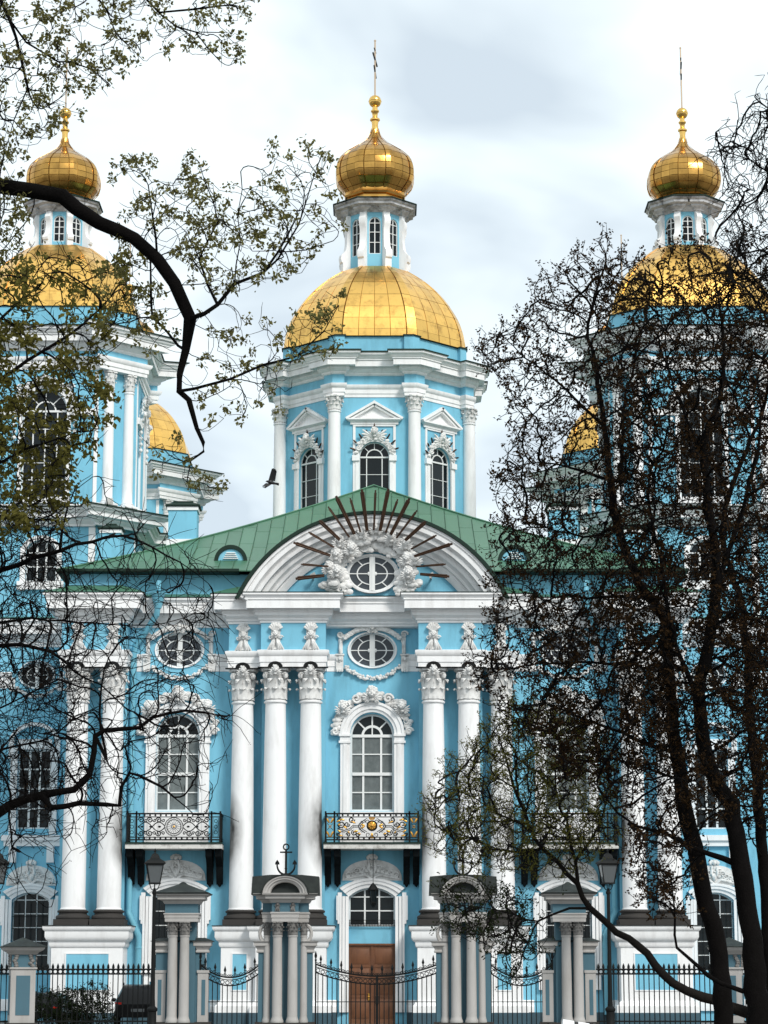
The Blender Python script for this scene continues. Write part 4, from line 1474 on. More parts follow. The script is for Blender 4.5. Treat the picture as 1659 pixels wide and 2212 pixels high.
def dome_parts(faces, nrot, prof, rows, cover=.018, bulge=0.0, jit=.02, gm='gold_sheet'):
    """faces: list of (p, q, ncols, lift) for one symmetry sector; prof: (scale, z) pairs; returns shell mesh, [(panel mesh)]"""
    dr_ = random.Random(11)
    sh = MB()
    def pz(u):
        t = u * (len(prof) - 1)
        i = min(int(t), len(prof) - 2)
        f = t - i
        # Catmull-Rom through the profile
        def g(k):
            return prof[max(0, min(len(prof) - 1, k))]
        p0, p1, p2, p3 = g(i - 1), g(i), g(i + 1), g(i + 2)
        r = [0, 0]
        for c in (0, 1):
            r[c] = .5 * (2 * p1[c] + (p2[c] - p0[c]) * f + (2 * p0[c] - 5 * p1[c] + 4 * p2[c] - p3[c]) * f * f + (3 * p1[c] - p0[c] - 3 * p2[c] + p3[c]) * f ** 3)
        return r
    NR = 3 * len(prof)
    for k in range(nrot):
        for p, q, nc, lift in faces:
            a, b = rotp(p, 2 * pi * k / nrot), rotp(q, 2 * pi * k / nrot)
            for i in range(NR):
                s0, z0 = pz(i / NR); s1, z1 = pz((i + 1) / NR)
                s0 *= (1 - cover / 3); s1 *= (1 - cover / 3)
                sh.add([(a[0] * s0, a[1] * s0, z0), (b[0] * s0, b[1] * s0, z0), (b[0] * s1, b[1] * s1, z1), (a[0] * s1, a[1] * s1, z1)], [(0, 1, 2, 3)])
    panels = []
    for p, q, nc, lift in faces:
        P_, Q_ = Vector((p[0], p[1], 0)), Vector((q[0], q[1], 0))
        nrm = Vector((Q_.y - P_.y, P_.x - Q_.x, 0)).normalized()
        L_ = (Q_ - P_).length
        for i in range(rows):
            for j in range(nc):
                def pt(u, v):
                    s_, z_ = pz(v)
                    w = P_ + (Q_ - P_) * u
                    b_ = bulge * 4 * u * (1 - u)
                    return Vector((w.x * s_, w.y * s_, z_)) + nrm * (s_ * b_ + lift)
                v0, v1 = i / rows, (i + 1) / rows
                u0, u1 = j / nc, (j + 1) / nc
                gu, gv = (.004 / L_, .0018) if rows < 9 else (.006 / L_, .0035)
                u0 += gu; u1 -= gu
                sub = 3 if rows < 9 else 2
                m = MB()
                vs = []
                c0 = dr_.uniform(-jit, jit)
                tilt = (dr_.uniform(-jit, jit), dr_.uniform(-jit, jit))
                for b in range(sub + 1):
                    for a in range(3):
                        uu, vv = a / 2, b / sub
                        g = pt(u0 + (u1 - u0) * uu, v0 + gv + (v1 - v0 - 2 * gv) * vv)
                        inner = (c0 if (a == 1 and 0 < b < sub) else 0) + tilt[0] * (uu - .5) + tilt[1] * (vv - .5)
                        vs.append(g + nrm * (cover + inner * .5))
                nv = len(vs)
                e_ = [pt(u0, v0 + gv), pt(u1, v0 + gv), pt(u1, v1 - gv), pt(u0, v1 - gv)]
                vs += [x - nrm * .01 for x in e_]
                fs = []
                for b in range(sub):
                    for a in range(2):
                        fs.append((b * 3 + a, b * 3 + a + 1, (b + 1) * 3 + a + 1, (b + 1) * 3 + a))
                t = sub * 3
                fs += [(nv, nv + 1, 2, 1, 0), (nv + 2, nv + 3, t, t + 1, t + 2)]
                fs += [tuple([nv + 1, nv + 2] + [b * 3 + 2 for b in range(sub, -1, -1)]), tuple([nv + 3, nv] + [b * 3 for b in range(sub + 1)])]
                m.add(vs, fs)
                panels.append(m.mesh('gold_panel', gm, 25))
    return sh.mesh('dome', 'gold_shell', 20), panels
def put_dome(dm, nrot, loc, name, sc=None, rz=0.0):
    o = part(name, dm[0], church, loc, rz, sc)
    for k in range(nrot):
        for p in dm[1]:
            part('gold_panel', p, o, (0, 0, 0), 2 * pi * k / nrot)
    return o

def regular_faces(half_ang, nc, lift=0.0, off=0.0):
    """one eighth: broad face about -90 degrees, then the narrow rib strip"""
    c = radians(-90)
    a, b = c - radians(half_ang), c + radians(half_ang)
    d = c + radians(45 - half_ang)
    p, q, r_ = (cos(a), sin(a)), (cos(b), sin(b)), (cos(d), sin(d))
    return [(p, q, nc, 0.0), (q, r_, 1, lift)]

# central dome
CD = dome_parts(regular_faces(19.2, 4, .05), 8, [(5.32, 0), (5.28, .5), (5.08, 1.32), (4.70, 2.15), (3.98, 3.2), (3.05, 4.14), (1.95, 4.92)], 7)
# onion (central size)
ON = dome_parts(regular_faces(15.6, 2, .06), 8, [(1.55, 0), (1.80, .38), (2.12, .76), (2.245, 1.15), (2.255, 1.52), (2.19, 1.92), (2.0, 2.32), (1.58, 2.74), (1.0, 3.14), (.50, 3.55), (.24, 3.95), (.17, 4.25)], 11, cover=.014, bulge=.03, jit=.012, gm='gold_onion')
# corner dome: wide fronts, narrow chamfers
cb = [(-2.2, -3.95), (2.2, -3.95), (2.62, -3.62), (3.62, -2.62), (3.95, -2.2)]
CF = [(cb[0], cb[1], 4, 0.0), (cb[1], cb[2], 1, .025), (cb[2], cb[3], 2, 0.0), (cb[3], cb[4], 1, .025)]
KD = dome_parts(CF, 4, [(1.0, 0), (.99, .35), (.955, 1.0), (.88, 1.7), (.745, 2.55), (.565, 3.3), (.40, 3.85)], 7)

def finial(loc, k, ztop):
    mb = MB()
    mb.lathe([(.20, -.1), (.18, .25), (.21, .45), (.29, .52), (.29, .60), (.2, .66), (.15, .75), (.17, .95), (.24, 1.05), (.24, 1.12), (.15, 1.16), (.16, 1.32), (.10, 1.36)], 16)
    mb.ball((0, 0, 1.68), .37, 18, 12)
    mb.lathe([(.375, 1.65), (.385, 1.68), (.375, 1.71)], 18, cap=False)
    o = P('finial', mb, 'gold_smooth', church, loc=loc, sc=k)
    # cross, its arms running away from the viewer
    top = (ztop - loc[2]) / k
    mb = MB()
    mb.tube([(0, 0, 2.0), (0, 0, top)], .05, 8)
    mb.ball((0, 0, top), .07, 6, 5)
    P('cross_shaft', mb, 'cross_metal', o)
    mb = MB()
    a = radians(84)
    d = Vector((cos(a), sin(a), 0))
    zc = 2.0 + (top - 2.0) * .66
    mb.tube([Vector((0, 0, zc)) - d * 1.05, Vector((0, 0, zc)) + d * 1.05], .055, 6)
    mb.tube([Vector((0, 0, zc - .75)) - d * .5 + Vector((0, 0, .2)), Vector((0, 0, zc - .75)) + d * .5 - Vector((0, 0, .2))], .045, 6)
    mb.tube([Vector((0, 0, zc + .55)) - d * .4, Vector((0, 0, zc + .55)) + d * .4], .04, 6)
    P('cross_arm', mb, 'dark_bar', o)

def lantern_meshes(a, z0, z1, ww, wzb, wzs, co, ringtop):
    """octagonal lantern; a = apothem"""
    h = a * math.tan(pi / 8)
    mb = MB()
    for k in range(8):
        mb.M = Matrix.Rotation(k * pi / 4, 4, 'Z')
        wall(mb, -h, h, z0 - .5, z1, -a, .2, [('arch', 0, ww, wzb, wzs, ww / 2)])
    mb.M = None
    wl = mb.mesh('lantern', 'lantern_blue')
    mb = MB()
    Rc = a / cos(pi / 8)
    hh = z1 - z0
    pr = [(-.1, 0), (.42, -.12), (.42, .17), (.50, .19), (.54, .25), (.50, .31), (.38, .34), (.25, .40), (.19, .52), (.18, .70), (.26, .76), (.32, .83), (.28, .90), (.19, .92), (.19, 1.0), (-.1, 1.0)]
    for k in range(8):
        mb.M = Matrix.Rotation((k + .5) * pi / 4, 4, 'Z') @ Matrix.Translation((0, -Rc * .96, 0))
        w = a * .125
        vs = [(-w, -u * a / 1.45, z0 + v * hh) for u, v in pr] + [(w, -u * a / 1.45, z0 + v * hh) for u, v in pr]
        n = len(pr)
        mb.add(vs, [tuple(range(n - 1, -1, -1)), tuple(range(n, 2 * n))] + [(i, (i + 1) % n, (i + 1) % n + n, i + n) for i in range(n)])
    mb.M = None
    bt = mb.mesh('scroll_buttress', 'white_paint')
    pth = ring_path([(-(h - .18), -a - .22), (-(h - .18), -a - .02), (h - .18, -a - .02), (h - .18, -a - .22), ((a + .22) * math.tan(pi / 8), -a - .22)], 8)
    mb = MB()
    cz = z1 - .02
    q = co
    mb.sweep([(-.3, cz), (.02, cz), (.05 * q, cz + .08), (.12 * q, cz + .14), (.18 * q, cz + .2), (.18 * q, cz + .28), (.36 * q, cz + .34), (.36 * q, cz + .46), (.44 * q, cz + .52), (.46 * q, cz + .60), (-.4, cz + .66)], pth, True)
    cn = mb.mesh('lantern_cornice', 'grey_trim')
    mb = MB()
    mb.sweep([(.40 * q, cz + .61), (.52 * q, cz + .60), (.52 * q, cz + .66), (-.3, cz + .72)], pth, True)
    ld = mb.mesh('lantern_lead', 'green_edge')
    s8 = a / 1.45
    zr = cz + .64
    mb = MB()
    p8 = [rotp((0, -1), pi / 8 + k * pi / 4) for k in range(8)]
    rb = 1.70 * s8
    hgt = ringtop - zr
    pathr = [(p[0] * rb, p[1] * rb) for p in p8]
    mb.sweep([(-.3, zr), (.02, zr), (.04, zr + hgt * .22), (-.06, zr + hgt * .27), (-.08, zr + hgt * .5), (.05, zr + hgt * .56), (.09, zr + hgt * .68), (.03, zr + hgt * .8), (.0, zr + hgt * .98), (-.5, ringtop + .05)], pathr, True)
    rg = mb.mesh('gilded_ring', 'gold_onion')
    win = grid_window(ww, wzb, wzs, ww / 2, 2, (0, .36, .70, 1), 'dark_glass', bw=.05, fw=.05)
    return wl, bt, cn, ld, rg, win, a
def put_lantern(lm, loc):
    wl, bt, cn, ld, rg, win, a = lm
    part('lantern', wl, church, loc)
    part('scroll_buttress', bt, church, loc)
    part('lantern_cornice', cn, church, loc)
    part('lantern_lead', ld, church, loc)
    part('gilded_ring', rg, church, loc)
    for k in (-2, -1, 0, 1, 2):
        an = k * pi / 4
        p = rotp((0, -a + .06), an)
        put_window(win, church, (loc[0] + p[0], loc[1] + p[1], loc[2]), an)

# ---------------------------------------------------------------- central drum
CY = 26.0
AP = 5.03
hf = AP * math.tan(pi / 8)
cw = ('arch', 0, 1.66, 25.0, 29.64, .83)
mb = MB()
for k in range(8):
    mb.M = Matrix.Rotation(k * pi / 4, 4, 'Z')
    wall(mb, -hf, hf, 20.0, 34.3, -AP, .35, [cw])
mb.M = None
part('drum_wall', mb.mesh('drum_wall', 'blue_paint'), church, (0, CY, 0))
def drum_path(ap, st, cut):
    return ring_path([(-(hf - cut), -ap - st), (-(hf - cut), -ap), (hf - cut, -ap), (hf - cut, -ap - st), ((ap + st) * math.tan(pi / 8), -ap - st)], 8)
dp = drum_path(AP + .04, .42, .46)
mb = MB()
mb.sweep([(-.4, 32.94), (0, 32.94), (0, 33.13), (.04, 33.135), (.04, 33.36), (.09, 33.41), (.14, 33.52), (.14, 33.62), (-.2, 33.66)], dp, True)
mb.sweep([(0, 34.12), (.06, 34.14), (.10, 34.2), (.10, 34.28), (.24, 34.36), (.28, 34.42), (.28, 34.60), (.55, 34.60), (.57, 34.52), (.60, 34.52), (.60, 34.80), (.57, 34.81), (.57, 34.84), (.65, 34.86), (.65, 34.92), (.72, 34.98), (.76, 35.08), (.86, 35.12), (.88, 35.24), (-.5, 35.34)], dp, True)
part('drum_cornice', mb.mesh('drum_cornice', 'white_paint'), church, (0, CY, 0))
mb = MB(); mb.sweep([(-.1, 33.62), (0, 33.62), (0, 34.16)], dp, True)
part('drum_frieze', mb.mesh('drum_frieze', 'blue_paint'), church, (0, CY, 0))
mb = MB(); mb.sweep([(.80, 35.25), (.93, 35.235), (.93, 35.31), (-.4, 35.42)], dp, True)
part('drum_lead', mb.mesh('drum_lead', 'green_edge'), church, (0, CY, 0))
ap_ = drum_path(AP - .14, .22, .46)
mb = MB(); mb.sweep([(0, 35.25), (0, 36.42), (-1.2, 36.5)], ap_, True)
part('drum_attic', mb.mesh('drum_attic', 'blue_paint'), church, (0, CY, 0))
mb = MB(); mb.sweep([(0, 36.40), (.07, 36.39), (.07, 36.46), (-.4, 36.52)], ap_, True)
part('attic_lead', mb.mesh('attic_lead', 'green_edge'), church, (0, CY, 0))
DC = column_meshes(.365, .325, 8.2, .82, .3, 'stucco_relief', 'white_paint', n=20)
for k in range(8):
    an = (k + .5) * pi / 4
    p = rotp((0, -5.66), an)
    put_column(DC, church, (p[0], CY + p[1], 23.94), 8.2, an)
# drum window, surround, pediment, cherub
DW = fan_window(1.66, 25.0, 29.64, (.42, 1.0, .42), (0, .2, .4, .6, .8, 1), 'dark_glass', bw=.05, fw=.06, inner=.52, rays=(45, 90, 135), mid=False)
mb = MB()
for s in S2:
    a, b = sorted((s * .83, s * 1.02)); mb.box(a, b, -.10, .0, 25, 29.45)
    a, b = sorted((s * 1.02, s * 1.16)); mb.box(a, b, -.06, .0, 25, 31.4)
    a, b = sorted((s * .80, s * 1.2)); mb.box(a, b, -.18, .0, 29.4, 29.7)
mb.arcsweep([(0, 0), (0, -.12), (.16, -.14), (.18, 0)], 0, 29.64, .83, 0, pi, 18)
mb.box(-1.16, 1.16, -.07, 0, 31.32, 31.42)
mb.sweep([(0, 31.42), (.08, 31.42), (.08, 31.55), (.16, 31.60), (.26, 31.66), (.26, 31.74), (0, 31.76)], [(-1.22, .02), (-1.22, -.02), (1.22, -.02), (1.22, .02)])
for s in S2:
    mb.obox((s * .74, -.14, 32.19), (.80, 0, -.47 * s * s) if s > 0 else (.80, 0, .47), (0, .16, 0), (.03 * s, 0, .055))
    mb.obox((s * .70, -.10, 32.05), (.66, 0, -.39) if s > 0 else (.66, 0, .39), (0, .12, 0), (.025 * s, 0, .045))
mb.prism([(-1.2, 31.75), (1.2, 31.75), (0, 32.5)], -.02, .0)
DSUR = mb.mesh('window_surround', 'white_paint')
mb = MB()
cherub(mb, (0, -.26, 31.0), .2)
for k in range(13):
    a = radians(12 + 156 * k / 12)
    cloudlet(mb, (.98 * cos(a), -.14, 29.68 + .98 * sin(a)), .15, 6)
for s in S2:
    wing(mb, (s * .2, -.24, 30.75), .42, s)
    curl(mb, (s * .85, -.2, 30.1), .16, .05, 1.3, s)
DREL = mb.mesh('window_relief', 'stucco_relief')
mb = MB()
for k in range(9):
    a = radians(14 + 19 * k)
    r1 = 1.45 if k != 4 else 1.72
    p0, p1 = Vector((1.05 * cos(a), -.1, 29.75 + 1.05 * sin(a))), Vector((r1 * cos(a) * .95, -.2, 29.75 + r1 * sin(a)))
    mb.tube([p0, p0 + (p1 - p0) * .8, p1], [.05, .05, .008], 5)
DRAY = mb.mesh('relief_rays', 'ray_gilt')
for k in range(-3, 5):
    an = k * pi / 4
    p = rotp((0, -AP), an)
    loc = (p[0], CY + p[1], 0)
    pin = rotp((0, -AP + .14), an)
    if abs(k) <= 2:
        put_window(DW, church, (pin[0], CY + pin[1], 0), an)
    part('window_surround', DSUR, church, loc, an)
    part('window_relief', DREL, church, loc, an)
    part('relief_rays', DRAY, church, loc, an)
put_dome(CD, 8, (0, CY, 36.42), 'dome')
LC = lantern_meshes(1.52, 41.2, 44.62, .68, 42.15, 43.98, 1.25, 46.12)
put_lantern(LC, (0, CY, 0))
put_dome(ON, 8, (0, CY, 45.86), 'onion_dome')
finial((0, CY, 50.1), 1.0, 55.5)

# ---------------------------------------------------------------- corner towers
TA, TC = 4.2, 2.55
mb = MB()
LOWT = ('arch', 0, 1.46, 20.35, 21.75, .60)
MAINT = ('arch', 0, 2.14, 24.4, 28.65, 1.07)
for k in range(4):
    mb.M = Matrix.Rotation(k * pi / 2, 4, 'Z')
    wall(mb, -TC, TC, 17.5, 32.6, -TA, .4, [LOWT, MAINT])
    mb.add([(TC, -TA, 17.5), (TA, -TC, 17.5), (TA, -TC, 32.6), (TC, -TA, 32.6)], [(0, 1, 2, 3)])
mb.M = None
TW = mb.mesh('tower_wall', 'blue_paint')
tp = ring_path([(-2.5, -4.25), (2.5, -4.25), (2.62, -4.69), (4.69, -2.62)], 4)
# close the ressaut on the far side of each chamfer
tp = ring_path([(2.5, -4.25), (2.62, -4.69), (4.69, -2.62), (4.25, -2.5)], 4)
mb = MB()
mb.sweep([(-.5, 30.66), (0, 30.66), (0, 30.84), (.04, 30.845), (.04, 31.05), (.09, 31.1), (.13, 31.2), (.13, 31.29), (-.2, 31.33)], tp, True)
mb.sweep([(0, 31.58), (.05, 31.6), (.09, 31.66), (.09, 31.74), (.22, 31.82), (.26, 31.88), (.26, 32.04), (.49, 32.04), (.51, 31.97), (.54, 31.97), (.54, 32.22), (.51, 32.23), (.51, 32.25), (.58, 32.27), (.58, 32.33), (.66, 32.38), (.70, 32.48), (.78, 32.52), (.80, 32.64), (-.5, 32.76)], tp, True)
TCOR = mb.mesh('tower_cornice', 'white_paint')
mb = MB(); mb.sweep([(-.1, 31.28), (0, 31.28), (0, 31.62)], tp, True)
TFR = mb.mesh('tower_frieze', 'blue_paint')
mb = MB(); mb.sweep([(.72, 32.65), (.86, 32.64), (.86, 32.70), (-.4, 32.82)], tp, True)
TLD = mb.mesh('tower_lead', 'green_edge')
mb = MB(); mb.sweep([(.66, 23.80), (.81, 23.79), (.81, 23.85), (-.5, 23.94)], tp, True)
TLD2 = mb.mesh('string_lead', 'green_edge')
mb = MB()
mb.sweep([(0, 22.98), (.06, 23.0), (.06, 23.1), (.14, 23.16), (.24, 23.24), (.24, 23.3), (.50, 23.34), (.50, 23.54), (.58, 23.58), (.62, 23.66), (.72, 23.7), (.74, 23.79), (-.6, 23.88)], tp, True)
mb.sweep([(-.3, 23.86), (.0, 23.86), (.0, 24.08), (-.3, 24.1)], tp, True)
TLC = mb.mesh('tower_string', 'white_paint')
atp = [(x * .945, y * .945) for x, y in ring_path([(2.5, -4.3), (4.3, -2.5)], 4)]
mb = MB(); mb.sweep([(0, 32.7), (0, 33.88), (-1, 33.95)], atp, True)
TAT = mb.mesh('tower_attic', 'blue_paint')
mb = MB(); mb.sweep([(0, 33.86), (.05, 33.86), (.05, 33.9), (-.4, 33.96)], atp, True)
TAL = mb.mesh('attic_lead', 'green_edge')
TCOL = column_meshes(.265, .235, 29.81 - 24.32, .84, .24, 'stucco_relief', 'white_paint', n=18)
TWIN = fan_window(2.14, 24.4, 28.65, (.55, .75, .75, .55), (0, .2, .4, .6, .8, 1), 'dark_glass', bw=.055, fw=.07, inner=.45)
TLW = grid_window(1.46, 20.35, 21.75, .6, 3, (0, .5, 1), 'dark_glass', bw=.09)
mb = MB()
for s in S2:
    a, b = sorted((s * 1.07, s * 1.25)); mb.box(a, b, -.10, 0, 24.1, 28.4)
    a, b = sorted((s * 1.07, s * 2.5)); mb.box(a, b, -.16, 0, 28.40, 28.72)
    a, b = sorted((s * .73, s * .98)); mb.box(a, b, -.12, 0, 19.9, 22.0)
    a, b = sorted((s * 2.22, s * 2.54)); mb.box(a, b, -.05, 0, 18.5, 22.95)
    a, b = sorted((s * 2.36, s * 2.54)); mb.box(a, b, -.05, 0, 24.1, 30.6)
mb.arcsweep([(0, 0), (0, -.14), (.22, -.17), (.25, 0)], 0, 28.65, 1.07, 0, pi, 20)
mb.arcsweep([(0, 0), (0, -.12), (.25, -.14), (.27, 0)], 0, 21.75, .73, 0, pi, 16, ez=.82)
mb.box(-1.3, 1.3, -.2, 0, 24.1, 24.4); mb.box(-1.1, 1.1, -.2, 0, 19.95, 20.35)
TSUR = mb.mesh('window_surround', 'white_paint')
mb = MB()
cherub(mb, (0, -.3, 30.15), .2)
for k in range(17):
    a = radians(-8 + 196 * k / 16)
    cloudlet(mb, (1.38 * cos(a), -.16, 28.75 + 1.35 * sin(a)), .2, 6)
for s in S2:
    curl(mb, (s * 1.2, -.25, 29.75), .2, .06, 1.4, s)
    cherub(mb, (s * 1.45, -.26, 29.1), .14)
    for z in (28.2, 27.9, 27.6, 27.3):
        mb.ball((s * 1.45, -.12, z), .11, 6, 5)
TREL = mb.mesh('window_relief', 'stucco_relief')
LT = lantern_meshes(1.20, 37.7, 39.62, .56, 38.05, 39.12, 1.0, 40.66)

def corner_tower(x, y, front):
    loc = (x, y, 0)
    for n_, m_ in (('tower_wall', TW), ('tower_cornice', TCOR), ('tower_frieze', TFR), ('tower_lead', TLD), ('string_lead', TLD2), ('tower_string', TLC), ('tower_attic', TAT), ('attic_lead', TAL)):
        part(n_, m_, church, loc)
    for k in range(4):
        an = k * pi / 2
        for c in ((3.0, -3.86), (3.86, -3.0)):
            p = rotp(c, an)
            put_column(TCOL, church, (x + p[0], y + p[1], 24.32), 29.81 - 24.32, an + pi / 4)
        p = rotp((0, -TA), an)
        part('window_surround', TSUR, church, (x + p[0], y + p[1], 0), an)
        part('window_relief', TREL, church, (x + p[0], y + p[1], 0), an)
        if k != 2:
            pin = rotp((0, -TA + .15), an)
            put_window(TWIN, church, (x + pin[0], y + pin[1], 0), an)
            put_window(TLW, church, (x + pin[0], y + pin[1], 0), an)
    put_dome(KD, 4, (x, y, 33.9), 'dome')
    put_lantern(LT, loc)
    put_dome(ON, 8, (x, y, 40.42), 'onion_dome', .81)
    finial((x, y, 43.85), .81, 48.75)
for s in S2:
    corner_tower(s * 15.7, 10.4, True)
    corner_tower(s * 15.7, 41.8, False)
mb = MB()            # plain roof mass between the arms, behind the front roof
mb.prism([(-13.9, 19.6), (13.9, 19.6), (0, 26.5)], 24.0, 46)
P('nave_roof', mb, 'green_roof', church)
for s in S2:
    m = MB(); p = Vector((s * (15.7 - 3.2), 10.4 - 4.45, 24.2)); m.obox(p, (.13, .05, .0), (-.05, .13, .05), (0, -.04, .14)); m.box(p.x - .03, p.x + .03, p.y, p.y + .06, 23.9, 24.15)
    P('floodlight', m, 'lead_white_edge', church)
# ================================================================== fence, gates, pillars
FY = 92.0
def fx(x, y=2100):
    return at(x, y, FY).x
# ---- small order for the gate pillars
def pillar_column(r, h, caph):
    sh = MB()
    sh.lathe([(r * 1.25, 0), (r * 1.3, .08), (r * 1.15, .14), (r * 1.06, .2), (r, .26), (r * .98, h * .5), (r * .88, h - .06), (r * 1.0, h - .05), (r * 1.0, h)], 18)
    ca = capital(r * .88, caph, False, 8)
    return sh.mesh('column', 'pillar_stucco'), ca.mesh('capital', 'pillar_capital')
mat('pillar_capital', (0.22, 0.21, 0.2), 0.85, var=0.1, dirt=0.7, dirtcol=(0.03, 0.03, 0.03), dscale=6, dlo=.4, dhi=.65)
PC1 = pillar_column(.19, 3.22, .50)
PC2 = pillar_column(.145, 3.22, .50)
def put_pc(pc, parent, x, y):
    o = part('column', pc[0], parent, (x, y, .26))
    part('capital', pc[1], o, (0, 0, 3.22))

def anchor_mesh():
    mb = MB()
    z0 = 5.70
    mb.tube([(0, 0, z0 - .1), (0, 0, z0 + .95)], .045, 8)
    mb.tube([(.105 * cos(2 * pi * k / 18), 0, z0 + 1.08 + .105 * sin(2 * pi * k / 18)) for k in range(19)], .027, 6, cap=False)
    mb.obox((0, 0, z0 + .88), (.23, 0, 0), (0, .03, 0), (0, 0, .028))
    mb.tube([(.335 * sin(radians(a)), 0, z0 + .40 - .36 * cos(radians(a))) for a in range(-100, 101, 8)], [.03 + .012 * cos(radians(a)) for a in range(-100, 101, 8)], 7)
    mb.ball((0, 0, z0 + .27), .055, 8, 6); mb.lathe([(.1, z0 - .05), (.1, z0 + .05), (.05, z0 + .1)], 8)
    for s in S2:
        mb.prism([(s * .33 - .085, z0 + .42), (s * .33 + .085, z0 + .42), (s * .33 + .07, z0 + .50), (s * .33, z0 + .60), (s * .33 - .07, z0 + .50)], -.03, .03)
    return mb.mesh('anchor', 'black_metal')
ANC = anchor_mesh()

def gate_pillar(px, label):
    p = at(px, 2100, FY)
    t = thing('gate_pillar', label, 'gate pillar', (p.x, FY, 0), group='anchor topped gate pillars')
    mb = MB(); mb.box(-.60, .60, -.22, .45, .25, 4.75); mb.box(-.76, .76, .0, .4, .25, 4.7)
    for s in S2:
        a, b = sorted((s * .80, s * 1.02)); mb.box(a, b, -.12, .32, .3, 2.86)
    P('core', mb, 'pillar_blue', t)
    mb = MB(); mb.box(-.95, .95, -.75, .55, 0, .28)
    for s in S2:
        a, b = sorted((s * .78, s * 1.12)); mb.box(a, b, -.2, .4, 0, .3)
    P('plinth', mb, 'sooty_stone', t)
    for s in S2:
        put_pc(PC1, t, s * .285, -.46)
        put_pc(PC2, t, s * .68, -.14)
    path = [(-.86, .45), (-.86, -.30), (-.50, -.30), (-.50, -.68), (.50, -.68), (.50, -.30), (.86, -.30), (.86, .45)]
    mb = MB()
    mb.sweep([(-.4, 3.98), (0, 3.98), (0, 4.12), (.02, 4.125), (.02, 4.25), (.05, 4.28), (.05, 4.34), (-.3, 4.36)], path)
    mb.sweep([(-.1, 4.66), (.03, 4.68), (.08, 4.75), (.10, 4.80), (.24, 4.83), (.24, 4.94), (.34, 4.97), (.36, 5.03), (-.3, 5.05)], path)
    P('entablature', mb, 'pillar_stucco', t)
    mb = MB(); mb.sweep([(0, 4.33), (0, 4.70)], path)
    P('frieze', mb, 'pillar_blue', t)
    mb = MB()
    for s in S2:
        mb.M = Matrix.Translation((s * .285, -.68, 4.36)) @ Matrix.Scale(.30, 4)
        cherub(mb, (0, -.15, .85), .2)
        for k in (-1, 0, 1):
            mb.tube([(0, -.1, .7), (k * .15, -.14, .35), (k * .25, -.1, .02)], [.1, .12, .08], 5)
    mb.M = None
    P('frieze_bracket', mb, 'pillar_capital', t)
    # arched hood with lead roof
    mb = MB()
    mb.arcsweep([(0, .3), (0, -.98), (-.06, -.98), (-.10, -.93), (-.16, -.93), (-.2, -.86), (-.27, -.84), (-.30, -.76), (-.30, -.5)], 0, 5.0, .84, 0, pi, 22, ez=.80)
    P('hood', mb, 'pillar_stucco', t)
    mb = MB()
    mb.prism([(.56 * cos(pi * k / 14), 5.02 + .45 * sin(pi * k / 14)) for k in range(15)], -.52, -.4)
    P('hood_panel', mb, 'pillar_blue', t)
    mb = MB()
    mb.add([(-1.28, -.66, 4.98), (-1.25, -.5, 5.66), (-.6, -.55, 5.72), (.6, -.55, 5.72), (1.25, -.5, 5.66), (1.28, -.66, 4.98), (-1.28, .75, 4.98), (-1.25, .6, 5.66), (1.25, .6, 5.66), (1.28, .75, 4.98), (0, -.55, 5.73), (0, .6, 5.74)],
           [(0, 5, 4, 3, 10, 2, 1), (1, 2, 10, 11, 7), (10, 3, 4, 8, 11), (6, 7, 11, 8, 9), (0, 1, 7, 6), (4, 5, 9, 8), (0, 6, 9, 5)])
    mb.arcsweep([(.0, -1.02), (.045, -1.02), (.045, .3), (.0, .3)], 0, 5.0, .845, 0, pi, 22, ez=.815, cap=False)
    P('lead_roof', mb, 'lead_cap', t)
    mb = MB()
    for s in S2:                                   # side wings: scroll, little cap
        a, b = sorted((s * .76, s * 1.06))
        mb.sweep([(0, 2.84), (.03, 2.86), (.03, 2.92), (0, 2.95), (.02, 3.0), (.07, 3.08), (.12, 3.1), (.12, 3.22), (.18, 3.26), (-.2, 3.30)], [(a, .35), (a, -.16), (b, -.16), (b, .35)])
        mb.tube([(s * (.80 + .17 * sin(radians(q))), -.1, 3.56 - .28 * cos(radians(q))) for q in range(0, 181, 15)], .07, 6)
    P('side_wing', mb, 'pillar_stucco', t)
    part('anchor', ANC, t, (0, -.2, 0))
    return t
gate_pillar(616.5, 'tall columned gate pillar with black iron anchor on top, clear of branches')
gate_pillar(1001, 'tall columned gate pillar with black iron anchor on top, tangled in twigs')

